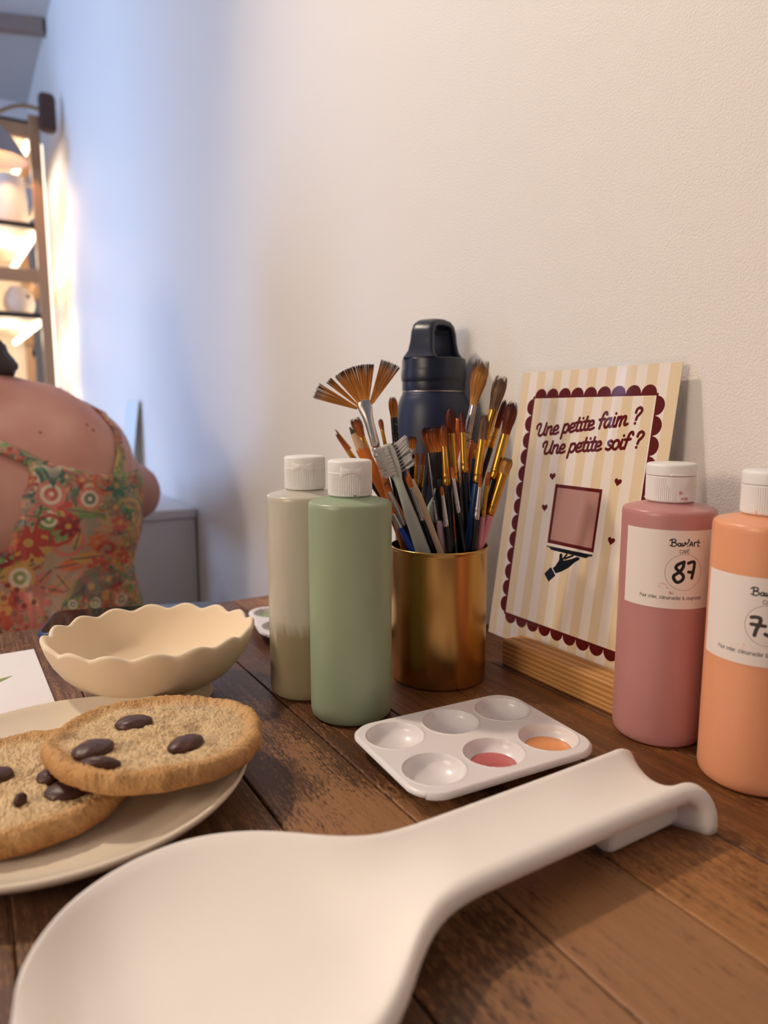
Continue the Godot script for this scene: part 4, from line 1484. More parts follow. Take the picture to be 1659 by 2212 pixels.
# ------------------------------------------------------------------ scalloped bowl
func bowl() -> void:
	var t := thing("scalloped_bowl", "cream unglazed oval bowl with a scalloped rim", "bowl", Vector3(0.0985, 0, -0.4575), -0.26)
	var A := 0.0665
	var B := 0.0575
	var seg := 192
	# rows: [share of the radius, height, share of the scallop]
	var outer := [[0.50, 0.0105, 0.0], [0.62, 0.0122, 0.02], [0.74, 0.0172, 0.06], [0.84, 0.0240, 0.15], [0.92, 0.0318, 0.4], [0.97, 0.0390, 0.75], [0.992, 0.0428, 0.95], [1.0, 0.0450, 1.0]]
	var inner := [[0.996, 0.0463, 1.0], [0.982, 0.0473, 1.0], [0.962, 0.0473, 1.0], [0.946, 0.0462, 1.0], [0.936, 0.0445, 0.95], [0.908, 0.0385, 0.7], [0.856, 0.0315, 0.35], [0.775, 0.0235, 0.12], [0.66, 0.0168, 0.05], [0.45, 0.0138, 0.0], [0.2, 0.0130, 0.0], [0.0, 0.0128, 0.0]]
	var rows := outer + inner
	var mb := MB.new()
	grid(mb, seg, rows.size(), func(i: int, j: int):
		var a := TAU * i / seg
		var lobe := pow(0.5 + 0.5 * cos(a * 16.0 + 0.7), 0.72)
		var s: float = rows[j][2]
		var k: float = rows[j][0] * (1.0 + 0.028 * s * (lobe - 0.65))
		var y: float = rows[j][1] + 0.0034 * s * (lobe - 0.75)
		return Vector3(A * k * cos(a), y, B * k * sin(a)), true, false)
	part(t, "body", mb, M.cream_bisque)
	var ft := MB.new()
	var fp := [[0.53, 0.0125], [0.535, 0.009], [0.555, 0.003], [0.57, 0.0006], [0.56, 0.0], [0.53, 0.0], [0.515, 0.0006], [0.5, 0.004], [0.48, 0.012]]
	grid(ft, 96, fp.size(), func(i: int, j: int):
		var a := TAU * i / 96
		return Vector3(A * fp[j][0] * cos(a), fp[j][1], B * fp[j][0] * sin(a)), true, true)
	part(t, "foot_ring", ft, M.cream_bisque)


# ------------------------------------------------------------------ plate and cookies
func cookie(label: String, at: Vector3, nrm: Vector3, r: float, th: float, sd: int, chips: Array, warm: float) -> void:
	var t := thing("cookie", label, "cookie", at, 0.0, "cookies on the plate")
	nrm = nrm.normalized()
	var bx := Vector3(1, 0, 0)
	bx = (bx - nrm * bx.dot(nrm)).normalized()
	var xf := Transform3D(Basis(bx, nrm, bx.cross(nrm)), Vector3.ZERO)
	var n := FastNoiseLite.new()
	n.seed = sd
	n.frequency = 60.0
	n.fractal_octaves = 4
	var n2 := FastNoiseLite.new()
	n2.seed = sd + 1
	n2.frequency = 320.0
	n2.fractal_octaves = 3
	var n3 := FastNoiseLite.new()
	n3.seed = sd + 2
	n3.frequency = 26.0
	var seg := 260
	# rows: [radius share, height over the underside as share of th]
	var rows := [[0.0, 0.0], [0.5, 0.0], [0.9, 0.0], [0.955, 0.02], [0.985, 0.12], [1.0, 0.3], [1.004, 0.5], [1.0, 0.72], [0.985, 0.9], [0.96, 0.99], [0.93, 1.0], [0.9, 0.95], [0.87, 0.86], [0.84, 0.80], [0.80, 0.79]]
	for k in 34:
		rows.append([0.78 * (1.0 - k / 33.0), 0.80 + 0.05 * sin(k * 0.3)])
	var pale := lin(224, 194, 148)
	var gold := lin(206, 156, 98)
	var brown := lin(164, 108, 56)
	var cr := lin(136, 96, 60)
	var pos := func(i: int, j: int) -> Vector3:
		var a := TAU * i / seg
		var k: float = rows[j][0]
		var wob := 1.0 + 0.022 * n3.get_noise_2d(cos(a) * 0.05, sin(a) * 0.05) * 2.0
		var p := Vector3(r * k * wob * cos(a), (rows[j][1] - 1.0) * th, r * k * wob * sin(a))
		if j > 3:
			var d := 0.0013 * n.get_noise_3dv(p) + 0.0012 * n2.get_noise_3dv(p)
			if k > 0.93:
				p += Vector3(cos(a), 0.35, sin(a)) * d * 0.9
			else:
				p.y += d + 0.0012 * n3.get_noise_2d(p.x * 2.0, p.z * 2.0)
		return p
	var mb := MB.new()
	grid(mb, seg, rows.size(), pos, true, false, func(i: int, j: int, p: Vector3):
		var k: float = rows[j][0]
		var h: float = rows[j][1]
		var c := pale.lerp(gold, clampf(smoothstep(0.72, 0.95, k) + 0.35 * n3.get_noise_3dv(p), 0.0, 1.0))
		var m := n2.get_noise_3dv(p)
		c = c.lerp(brown, clampf((smoothstep(0.75, 0.1, h) * 0.8 if k > 0.9 else 0.0) * warm + 0.25 * maxf(0.0, m), 0.0, 0.9))
		if m > 0.34:
			c = c.lerp(cr, 0.35)
		if n.get_noise_3d(p.x * 1.8, p.y, p.z * 0.8) > 0.36:
			c = c.lerp(cr, 0.4)
		return c, xf)
	part(t, "dough", mb, M.dough)
	for c in chips:
		var cm := MB.new()
		var lx: float = c[0]
		var lz: float = c[1]
		var cn := FastNoiseLite.new()
		cn.seed = int(lx * 9999.0) + sd
		cn.frequency = 90.0
		var b := Basis(Vector3.UP, c[4])
		grid(cm, 36, 19, func(i: int, j: int):
			var a := TAU * i / 36
			var q := PI * j / 18
			var e := Vector3(sin(q) * cos(a), cos(q), sin(q) * sin(a))
			var p := e * Vector3(c[2], 0.0035, c[3])
			p *= 1.0 + 0.12 * cn.get_noise_3dv(e * 0.016) + (0.05 * cn.get_noise_3dv(e * 0.06) if c[5] > 0.5 else 0.0)
			return b * p + Vector3(lx, -th * 0.18 + 0.0010, lz), true, false, null, xf)
		part(t, "chocolate_chip", cm, M.chocolate)


func plate_and_cookies() -> void:
	M.dough = vmat("cookie_dough", 0.75)
	bump(M.dough, M.bump_fine, 0.11, 34.0)
	M.chocolate = mat("dark_chocolate", rgb8(74, 44, 36), 0.42)
	var t := thing("side_plate", "cream glazed plate under the two cookies", "plate", Vector3(0.031, 0, -0.350))
	var mb := MB.new()
	lathe(mb, [Vector2(0, 0.0022), Vector2(0.05, 0.0022), Vector2(0.0535, 0.0), Vector2(0.0565, 0.0), Vector2(0.058, 0.002), Vector2(0.07, 0.0050), Vector2(0.080, 0.0092), Vector2(0.0858, 0.0132), Vector2(0.0876, 0.0152), Vector2(0.0880, 0.0166), Vector2(0.0874, 0.0175), Vector2(0.0862, 0.0174), Vector2(0.0838, 0.0156), Vector2(0.078, 0.0120), Vector2(0.068, 0.0082), Vector2(0.058, 0.0062), Vector2(0.04, 0.0056), Vector2(0, 0.0054)], 120)
	part(t, "dish", mb, M.glaze)
	cookie("lower chocolate chip cookie, partly under the other and cut by the left edge", Vector3(0.013, 0.0206, -0.3468), Vector3(0.0, 1, 0.0), 0.0495, 0.0122, 31, [[-0.0105, -0.006, 0.0075, 0.0065, 0.4, 0.0], [0.0165, 0.0235, 0.0095, 0.0075, -0.1, 0.0], [0.011, 0.007, 0.006, 0.006, 0.0, 0.0], [-0.0022, 0.0226, 0.003, 0.002, 0.4, 1.0], [-0.03, -0.02, 0.008, 0.006, 0.0, 0.0]], 1.0)
	cookie("upper chocolate chip cookie with three big chips, leaning on the lower one", Vector3(0.0735, 0.0316, -0.3385), Vector3(0.05, 1, -0.05), 0.0512, 0.0106, 57, [[-0.0082, -0.0155, 0.0092, 0.0072, -0.1, 0.0], [-0.0315, 0.009, 0.0100, 0.0080, 0.5, 0.0], [0.0075, 0.0235, 0.0096, 0.0068, 0.5, 1.0], [-0.0315, 0.0275, 0.009, 0.003, -0.5, 1.0]], 0.45)


func flat_things() -> void:
	# sheet with a printed leaf at the left edge
	var t := thing("paper_sheet", "white paper sheet with a green leaf print at the left edge", "paper", Vector3(-0.055, 0, -0.534))
	var mb := MB.new()
	var xf := Transform3D(Basis(Vector3.UP, 0.02), Vector3(0, 0.0004, 0))
	rbox(mb, Vector3(0.188, 0.0006, 0.132), 0.0002, xf, null, 1)
	part(t, "sheet", mb, mat("sheet_paper", rgb8(240, 234, 234), 0.7))
	var leaf := MB.new()
	for l in [[Vector2(0.036, 0.012), -0.55, 0.045, 0.0042], [Vector2(0.03, 0.03), 0.3, 0.03, 0.004]]:
		grid(leaf, 13, 3, func(i: int, j: int):
			var s := i / 12.0
			var w: float = l[3] * sin(s * PI) * (j - 1.0)
			var p: Vector2 = Vector2(s * l[2], w).rotated(l[1]) + l[0]
			return Vector3(p.x, 0.0009, p.y), false, false)
	part(t, "printed_leaf", leaf, mat("leaf_print", rgb8(140, 158, 96), 0.7))
	# phone lying behind the bowl
	var p := thing("mobile_phone", "dark blue phone lying on the table behind the bowl", "phone", Vector3(0.1215, 0, -0.628), -0.31)
	var pb := MB.new()
	var shape := func(m: MB, hx: float, hz: float, c: float, y0: float, y1: float, bev: float) -> void:
		var poly := []
		for q in 4:
			for k in 9:
				var a := PI / 2 * q + PI / 2 * k / 8.0
				poly.append(Vector2(cos(a), sin(a)) * c + Vector2((hx - c) * (1 if q == 0 or q == 3 else -1), (hz - c) * (1 if q < 2 else -1)))
		var rows := [[0.0, y0], [1.0 - bev * 1.2, y0], [1.0 - bev * 0.4, y0 + bev * 0.012], [1.0, y0 + bev * 0.04], [1.0, y1 - bev * 0.04], [1.0 - bev * 0.4, y1 - bev * 0.012], [1.0 - bev * 1.2, y1], [0.0, y1]]
		grid(m, poly.size(), rows.size(), func(i: int, j: int):
			var v: Vector2 = poly[i]
			var k: float = rows[j][0]
			return Vector3(v.x * k, rows[j][1], v.y * k), true, false)
	shape.call(pb, 0.074, 0.036, 0.011, 0.0, 0.0082, 0.04)
	part(p, "case", pb, mat("phone_case_blue", rgb8(52, 74, 112), 0.35))
	var sc := MB.new()
	shape.call(sc, 0.0715, 0.0335, 0.009, 0.0078, 0.0086, 0.01)
	part(p, "screen", sc, mat("phone_screen_glass", rgb8(14, 13, 14), 0.08))
	# grains of dried paint are left out; nothing else lies here


# ------------------------------------------------------------------ spoon rest in the foreground
func spoon_rest() -> void:
	var t := thing("spoon_rest", "large white unglazed ceramic spoon rest in the foreground", "spoon rest", Vector3(0.062, 0, -0.1952))
	var o := Vector3(-0.062, 0, 0.1952)
	var wx := [0.0, 0.002, 0.006, 0.012, 0.02, 0.03, 0.042, 0.055, 0.066, 0.078, 0.09, 0.1, 0.108, 0.116, 0.124, 0.132, 0.142, 0.155, 0.2, 0.245, 0.262]
	var wy := [0.0, 0.0155, 0.0268, 0.0368, 0.0458, 0.0528, 0.0580, 0.0606, 0.0606, 0.0576, 0.0518, 0.0446, 0.0376, 0.0312, 0.0262, 0.0232, 0.0216, 0.0212, 0.0212, 0.0216, 0.0220]
	var stations := []
	for k in 26:
		stations.append([0.055 * (1.0 - cos(PI / 2 * k / 25.0)), 0.0])
	for k in range(1, 48):
		stations.append([0.055 + (0.262 - 0.055) * k / 47.0, 0.0])
	for k in range(1, 10):
		stations.append([0.262, k / 9.0])
	stations.append([0.262, 1.3])
	stations.append([0.262, 1.62])
	var nt := 30
	var na := 8
	var loop := 2 * nt + 2 * na
	var yr := 0.0246
	var bend := 0.0135
	var sec := func(x: float, ext: float) -> Array:
		var w := table_at(wx, wy, x) + 0.0042 * minf(ext, 1.0)
		var inb := 1.0 - smoothstep(0.095, 0.15, x)
		var rim := lerpf(yr, 0.0232, inb)
		var re := minf(0.0047, w * 0.45 + 0.0005)
		var dep := lerpf(0.0034, 0.0146, inb) + 0.0042 * smoothstep(0.21, 0.262, x)
		dep *= smoothstep(0.0, 0.02, x)
		var pts := []
		for k in nt:
			var v := -1.0 + 2.0 * k / (nt - 1)
			var f := 1.0 - absf(v) ** lerpf(2.0, 2.5, inb)
			pts.append(Vector2(v * (w - re), rim - dep * f))
		for k in na:
			var a := PI / 2 - PI * (k + 1.0) / (na + 1.0)
			pts.append(Vector2((w - re) + re * cos(a), rim - re + re * sin(a)))
		for k in nt:
			var v := 1.0 - 2.0 * k / (nt - 1)
			var f := 1.0 - absf(v) ** lerpf(2.0, 2.5, inb)
			pts.append(Vector2(v * (w - re), maxf(rim - 2.0 * re - dep * f * (0.92 if inb > 0.5 else 1.0), 0.0004)))
		for k in na:
			var a := -PI / 2 - PI * (k + 1.0) / (na + 1.0)
			pts.append(Vector2(-(w - re) + re * cos(a), rim - re + re * sin(a)))
		return pts
	var cache := []
	for s in stations:
		cache.append(sec.call(s[0], s[1]))
	var ns := stations.size()
	var place := func(i: int, q: Vector2) -> Vector3:
		var e: float = stations[i][1]
		if e <= 0.0:
			return Vector3(stations[i][0], q.y, q.x)
		var a := minf(e, 1.0) * deg_to_rad(82.0)
		var c := Vector2(0.262, yr - 0.0047 - bend)
		var rad := q.y - c.y
		var p := c + Vector2(sin(a), cos(a)) * rad
		if e > 1.0:
			p += Vector2(cos(a), -sin(a)) * 0.0125 * (e - 1.0)
		return Vector3(p.x, maxf(p.y, 0.0), q.x)
	var mb := MB.new()
	grid(mb, ns + 1, loop, func(i: int, j: int):
		if i == ns:
			var mid := Vector2.ZERO
			for q in cache[ns - 1]:
				mid += q
			var v: Vector2 = cache[ns - 1][j]
			var k := j if j < nt else (nt - 1 if j < nt + na else (2 * nt + na - 1 - j if j < 2 * nt + na else 0))
			var a: Vector2 = cache[ns - 1][k]
			var b: Vector2 = cache[ns - 1][2 * nt + na - 1 - k]
			return place.call(ns - 1, (a + b) / 2.0) + Vector3(0, -0.001, 0)
		return place.call(i, cache[i][j]), false, true)
	var body := part(t, "dish", mb, M.bisque)
	body.position = o + Vector3(0, 0, -0.1952)
	var ft := MB.new()
	rbox(ft, Vector3(0.05, 0.015, 0.012), 0.005, Transform3D(Basis(), Vector3(0.246, 0.0075, -0.1875)))
	rbox(ft, Vector3(0.05, 0.015, 0.012), 0.005, Transform3D(Basis(), Vector3(0.246, 0.0075, -0.2035)))
	var fp := part(t, "foot", ft, M.bisque)
	fp.position = o


# ------------------------------------------------------------------ brass cup and what stands in it
func hairs(mb: MB, tip: Vector3, ax: Vector3, rt: Vector3, fr: Vector3, L: float, wt: float, wb: float, flat: float, base: Color, mid: Color, end: Color, count: int, r: RandomNumberGenerator, spread := 1.0) -> void:
	var root := tip + ax * L
	var col := func(s: float, k: float) -> Color:
		var c := base.lerp(mid, smoothstep(0.0, 0.6, s))
		return c.lerp(end, smoothstep(0.62, 0.95, s + k))
	var rad := func(s: float) -> float:
		var belly := lerpf(wb, wt, smoothstep(0.0, 0.62, s)) * 0.5
		return belly * (1.0 - (0.55 / spread) * smoothstep(0.68, 1.0, s) ** 2.0)
	# solid heart of the bundle
	grid(mb, 11, 18, func(i: int, j: int):
		var u := i / 10.0
		var s := u * 0.93
		var a := TAU * j / 18
		var k: float = rad.call(s) * 0.88 * sqrt(maxf(0.0, 1.0 - pow(maxf(0.0, u - 0.62) / 0.38, 2.0)))
		return root - ax * L * s + (rt * cos(a) + fr * sin(a) * flat) * k, false, true, func(i: int, j: int, p: Vector3): return col.call(i / 10.0 * 0.93, 0.05 * sin(j * 5.0)).lerp(base * 0.5, 0.25 if j % 3 == 0 else 0.0))
	for n in count:
		var a := r.randf() * TAU
		var rho := sqrt(r.randf_range(0.55, 1.0))
		var l := L * (1.0 - 0.16 * rho * rho * r.randf_range(0.3, 1.4) / spread + r.randf_range(-0.03, 0.035))
		var d0 := (rt * cos(a) + fr * sin(a) * flat) * rho
		var shade := r.randf_range(-0.10, 0.10)
		var dk := r.randf_range(0.75, 1.25)
		var th := maxf(wb * 0.035, 0.00009)
		var P := PackedVector3Array()
		var C := PackedColorArray()
		var jit := Vector3(r.randf_range(-1, 1), 0, r.randf_range(-1, 1)) * wt * 0.05
		for k in 5:
			var s := l / L * k / 4.0
			var c: Vector3 = root - ax * L * s + d0 * rad.call(minf(s, 1.0)) + jit * s
			var w := th * (1.0 - 0.85 * k / 4.0)
			for q in 3:
				P.append(c + (rt * cos(TAU * q / 3) + fr * sin(TAU * q / 3)) * w)
				C.append(col.call(s, shade) * Color(dk, dk, dk))
		var I := PackedInt32Array()
		for k in 4:
			for q in 3:
				var e := k * 3 + q
				var f := k * 3 + (q + 1) % 3
				I.append_array([e, f, f + 3, e, f + 3, e + 3])
		mb.add(P, I, null, C)


func cup_and_brushes() -> void:
	var c := Vector3(0.2836, 0, -0.3922)
	var t := thing("brass_cup", "brushed brass cylinder cup full of paint brushes", "cup", c)
	var mb := MB.new()
	lathe(mb, [Vector2(0, 0.0), Vector2(0.0326, 0.0), Vector2(0.0336, 0.0006), Vector2(0.03385, 0.0018), Vector2(0.03385, 0.03), Vector2(0.03385, 0.0925), Vector2(0.0342, 0.0934), Vector2(0.0346, 0.0942), Vector2(0.0347, 0.0950), Vector2(0.0343, 0.0957), Vector2(0.0336, 0.0956), Vector2(0.0332, 0.0948), Vector2(0.0331, 0.05), Vector2(0.0330, 0.0022), Vector2(0, 0.0020)], 96)
	part(t, "body", mb, M.brass)
	var amber := [lin(226, 160, 66), lin(206, 120, 34), lin(70, 34, 18)]
	var rust := [lin(206, 118, 44), lin(170, 86, 28), lin(58, 28, 18)]
	var deep := [lin(156, 66, 26), lin(110, 42, 18), lin(34, 16, 14)]
	var taupe := [lin(150, 112, 82), lin(140, 104, 76), lin(104, 76, 56)]
	var blond := [lin(224, 172, 96), lin(214, 152, 74), lin(62, 34, 24)]
	var tips := [lin(222, 128, 48), lin(214, 116, 44), lin(170, 78, 30)]
	var blue := mat("blue_lacquer", rgb8(22, 62, 160), 0.22)
	var navyh := mat("deep_blue_lacquer", rgb8(16, 52, 96), 0.22)
	var pink := mat("pink_lacquer", rgb8(226, 146, 156), 0.3)
	var copper := mat("amber_handle", rgb8(176, 98, 52), 0.2)
	var clear := mat("frosted_handle", rgb8(214, 196, 184), 0.2)
	var look := {
		"fan": [rust, M.silver, copper, "fan-shaped brush with spread amber bristles and silver ferrule"],
		"tiny_left": [rust, M.gold, M.black, "small frayed brush at the far left of the brass cup"],
		"filbert_left": [rust, M.gold, M.black, "broad rust brush behind the orange pencil"],
		"black_soft": [amber, M.black, M.black, "soft amber brush with speckled black handle, left of the flask"],
		"tiny_mid": [rust, M.gold, M.black, "thin split-tip brush just right of the fan brush"],
		"short_back": [amber, M.silver, M.black, "short amber brush behind the white bristle toothbrushes"],
		"pair_a": [tips, M.gold, M.black, "left one of two small orange-tipped gold brushes"],
		"pair_b": [tips, M.gold, M.black, "right one of two small orange-tipped gold brushes"],
		"flat_black": [rust, M.black_matt, M.black_matt, "wide flat brush with black ferrule in the middle of the cup"],
		"gold_mid": [rust, M.gold, M.black, "gold-ferruled round brush overlapping the wide flat brush"],
		"gold_tall": [deep, M.gold, M.black, "thick dark brown round brush in front of the flask"],
		"gold_slim": [deep, M.gold, M.black, "slim dark round brush with short gold ferrule, centre right"],
		"mottled": [blond, M.silver, clear, "tallest brush, mottled blond bristles and silver ferrule"],
		"brown_soft": [taupe, M.gold, clear, "taupe soft brush next to the tallest brush"],
		"dark_right": [deep, M.gold, M.black, "rightmost thick dark-tipped brush with gold ferrule"],
		"dark_behind": [deep, M.gold, M.black, "dark brush half hidden behind the rightmost thick brush"],
		"grey_blue": [taupe, M.gold, navyh, "grey-brown brush with gold ferrule and deep blue handle"],
		"gold_mop": [blond, M.gold, pink, "stubby golden mop brush with pink handle at the right"],
		"silver_small": [tips, M.silver, M.black, "small orange-tipped silver brush at the cup's right rim"],
		"gold_thin": [tips, M.gold, pink, "thin orange-tipped gold brush with pink handle"],
		"silver_mid": [tips, M.silver, M.black, "small orange-tipped silver brush in the cup's middle"],
		"silver_front": [tips, M.silver, M.black, "shortest silver brush in front of the gold round ones"],
		"filbert_front": [tips, M.silver, M.black, "orange filbert brush beside the wooden stick"],
		"silver_left": [rust, M.silver, M.black, "silver-ferruled brush left of the pale toothbrush"],
		"blue_left": [tips, M.silver, blue, "bright blue brush at the left rim of the cup"],
		"navy_back": [tips, M.gold, navyh, "blue brush with gold rings behind the grey-brown one"],
	}
	var other := {
		"pencil": ["pencil", "pencil", "thick orange pencil with a dark lead tip"],
		"needle": ["needle_tool", "needle", "steel needle tool with silver cone in the cup"],
		"orange_pen": ["orange_pen", "pen", "orange pen peeking out between the brushes"],
		"red_pen": ["red_pen", "pen", "red-tipped wooden pen behind the blue handles"],
		"stick": ["wooden_stick", "stick", "pale wooden modelling stick at the cup's front"],
		"toothbrush_pale": ["toothbrush", "toothbrush", "pale grey-green toothbrush with white bristles"],
		"toothbrush_dark": ["toothbrush", "toothbrush", "black toothbrush with upright white bristles"],
		"lilac": ["lilac_rod", "rod", "short lilac rod with a rounded end in the cup"],
		"mint": ["mint_rod", "rod", "pale mint handle between needle and flat brush"],
		"dark_barrel": ["dark_rod", "rod", "dark glossy rod behind the needle tool"],
	}
	var rows := [
		["fan", "fan", Vector3(0.2373, 0.1952, -0.4183), Vector3(0.2188, -0.9628, 0.1582), 0.0005, 0.0326, 0.1944, 0.0, 10.07, 5.5, 4.58],
		["tiny_left", "round", Vector3(0.2364, 0.1729, -0.4584), Vector3(0.4419, -0.8123, 0.3807), 0.0160, 0.0228, 0.1752, 2.96, 3.75, 3.75, 3.35],
		["pencil", "pencil", Vector3(0.2358, 0.1772, -0.4354), Vector3(0.3732, -0.8747, 0.3091), 0.0173, 0.0173, 0.1893, 0.76, 8.71, 8.71, 8.71],
		["filbert_left", "flat", Vector3(0.2434, 0.1839, -0.4423), Vector3(0.2582, -0.9303, 0.2606), 0.0144, 0.0274, 0.1889, 8.19, 4.82, 4.82, 4.24],
		["black_soft", "round", Vector3(0.2650, 0.1996, -0.4254), Vector3(0.0432, -0.9962, 0.0763), 0.0159, 0.0159, 0.1923, 6.68, 4.77, 5.15, 5.53],
		["tiny_mid", "round", Vector3(0.2598, 0.1837, -0.4341), Vector3(0.1432, -0.9782, 0.1501), 0.0087, 0.0213, 0.1790, 3.87, 2.71, 2.71, 2.71],
		["short_back", "flat", Vector3(0.2758, 0.1709, -0.4152), Vector3(0.0272, -0.9967, -0.0771), 0.0091, 0.0130, 0.0865, 5.73, 4.2, 3.82, 3.44],
		["pair_a", "round", Vector3(0.2772, 0.1601, -0.4117), Vector3(0.0007, -0.9972, -0.0747), 0.0096, 0.0243, 0.1346, 3.24, 2.86, 3.43, 3.24],
		["pair_b", "round", Vector3(0.2824, 0.1598, -0.4104), Vector3(-0.0268, -0.9909, -0.1321), 0.0095, 0.0254, 0.0897, 3.25, 2.87, 3.45, 3.25],
		["needle", "needle", Vector3(0.2750, 0.1600, -0.3947), Vector3(0.0964, -0.9914, 0.0885), 0.0346, 0.0461, 0.1529, 0.92, 1.29, 5.55, 5.55],
		["flat_black", "flat", Vector3(0.2814, 0.1781, -0.3988), Vector3(0.1245, -0.9904, 0.0607), 0.0174, 0.0178, 0.1712, 16.78, 11.93, 11.56, 7.46],
		["gold_mid", "round", Vector3(0.2811, 0.1803, -0.3867), Vector3(0.0274, -0.9940, 0.1058), 0.0154, 0.0429, 0.1731, 5.47, 4.01, 5.65, 5.47],
		["gold_tall", "round", Vector3(0.2882, 0.1919, -0.3889), Vector3(0.0793, -0.9952, 0.0573), 0.0183, 0.0527, 0.1846, 7.72, 5.15, 5.51, 5.7],
		["gold_slim", "round", Vector3(0.2962, 0.1893, -0.3856), Vector3(0.0063, -0.9941, 0.1083), 0.0152, 0.0434, 0.1762, 4.43, 4.24, 5.35, 5.53],
		["orange_pen", "pen", Vector3(0.3021, 0.1828, -0.3986), Vector3(0.0321, -0.9989, -0.0328), 0.0076, 0.0238, 0.1742, 3.23, 5.71, 5.71, 5.33],
		["mottled", "round", Vector3(0.3127, 0.2240, -0.3835), Vector3(-0.1431, -0.9821, -0.1222), 0.0313, 0.0572, 0.2196, 12.04, 4.81, 6.11, 5.19],
		["brown_soft", "round", Vector3(0.3224, 0.2129, -0.3741), Vector3(-0.1802, -0.9720, -0.1506), 0.0237, 0.0509, 0.2106, 10.15, 6.46, 5.72, 4.8],
		["dark_right", "round", Vector3(0.3236, 0.1960, -0.3633), Vector3(-0.1946, -0.9739, -0.1170), 0.0232, 0.0558, 0.1931, 9.11, 6.01, 7.11, 6.01],
		["dark_behind", "round", Vector3(0.3300, 0.1980, -0.3784), Vector3(-0.1967, -0.9622, -0.1882), 0.0220, 0.0368, 0.1974, 4.71, 3.77, 4.14, 4.14],
		["grey_blue", "round", Vector3(0.3071, 0.1875, -0.3727), Vector3(-0.1281, -0.9917, -0.0135), 0.0181, 0.0486, 0.1806, 6.02, 5.48, 6.02, 6.02],
		["gold_mop", "mop", Vector3(0.3175, 0.1573, -0.3603), Vector3(-0.2595, -0.9576, -0.1255), 0.0109, 0.0412, 0.1553, 8.2, 6.92, 5.65, 4.74],
		["silver_small", "round", Vector3(0.2964, 0.1468, -0.3633), Vector3(-0.1004, -0.9949, -0.0078), 0.0087, 0.0309, 0.1393, 2.33, 2.51, 4.13, 3.95],
		["gold_thin", "round", Vector3(0.3044, 0.1484, -0.3649), Vector3(-0.1201, -0.9926, -0.0198), 0.0099, 0.0314, 0.1411, 3.09, 3.09, 3.63, 3.27],
		["silver_mid", "round", Vector3(0.2828, 0.1520, -0.3780), Vector3(0.0700, -0.9816, 0.1774), 0.0085, 0.0324, 0.0864, 2.54, 2.54, 3.63, 3.63],
		["silver_front", "round", Vector3(0.2716, 0.1393, -0.3738), Vector3(0.0651, -0.9895, 0.1292), 0.0063, 0.0275, 0.0811, 2.32, 2.32, 3.93, 4.1],
		["filbert_front", "round", Vector3(0.2560, 0.1461, -0.3925), Vector3(0.2543, -0.9396, 0.2290), 0.0092, 0.0332, 0.1287, 3.98, 3.26, 3.8, 4.17],
		["stick", "stick", Vector3(0.2582, 0.1433, -0.3884), Vector3(0.2064, -0.9189, 0.3360), 0.0122, 0.0122, 0.0709, 1.8, 4.15, 4.15, 4.15],
		["toothbrush_pale", "tooth", Vector3(0.2455, 0.1664, -0.4025), Vector3(0.2197, -0.9370, 0.2718), 0.0246, 0.0246, 0.1365, 8.15, 5.44, 5.44, 7.25],
		["toothbrush_dark", "tooth2", Vector3(0.2517, 0.1666, -0.4054), Vector3(0.2498, -0.9446, 0.2131), 0.0222, 0.0222, 0.1671, 5.5, 4.58, 4.58, 4.58],
		["silver_left", "flat", Vector3(0.2473, 0.1403, -0.4061), Vector3(0.2872, -0.9077, 0.3060), 0.0074, 0.0327, 0.1412, 3.68, 3.13, 3.68, 4.05],
		["blue_left", "round", Vector3(0.2465, 0.1258, -0.4018), Vector3(0.2979, -0.8574, 0.4198), 0.0081, 0.0190, 0.0872, 2.75, 3.3, 4.22, 4.77],
		["lilac", "rod", Vector3(0.2717, 0.1153, -0.3762), Vector3(0.0370, -0.9887, 0.1455), 0.0030, 0.0030, 0.0848, 3.61, 4.15, 4.15, 4.15],
		["mint", "rod", Vector3(0.2821, 0.1349, -0.3958), Vector3(-0.1843, -0.9801, -0.0732), 0.0129, 0.0131, 0.1290, 1.32, 5.64, 5.64, 5.64],
		["navy_back", "round", Vector3(0.3073, 0.1671, -0.3825), Vector3(-0.0579, -0.9954, -0.0758), 0.0052, 0.0114, 0.1598, 2.24, 2.62, 3.36, 5.05],
		["red_pen", "pen", Vector3(0.3134, 0.1675, -0.3954), Vector3(-0.0567, -0.9984, -0.0072), 0.0048, 0.0145, 0.1589, 2.88, 4.81, 4.81, 4.61],
		["dark_barrel", "rod", Vector3(0.2816, 0.1509, -0.4036), Vector3(-0.1327, -0.9911, -0.0089), 0.0104, 0.0106, 0.1437, 1.52, 3.41, 3.79, 4.17],
	]
	var view := (EYE - c) * Vector3(1, 0, 1)
	view = view.normalized()
	var r := RandomNumberGenerator.new()
	r.seed = 99
	for d in rows:
		var key: String = d[0]
		var tip: Vector3 = d[2]
		var ax: Vector3 = d[3]
		var hb: float = d[4]
		var fe: float = d[5]
		var L: float = d[6]
		var wt: float = d[7] * 0.001
		var wb: float = d[8] * 0.001
		var wf: float = d[9] * 0.001
		var wh: float = d[10] * 0.001
		var rt := view.cross(ax).normalized()
		if rt.dot(Vector3(view.z, 0, -view.x)) < 0.0:
			rt = -rt
		var fr := ax.cross(rt).normalized()
		if fr.dot(view) < 0.0:
			fr = -fr
		var foot := tip + ax * L
		var o := -foot
		tip += o
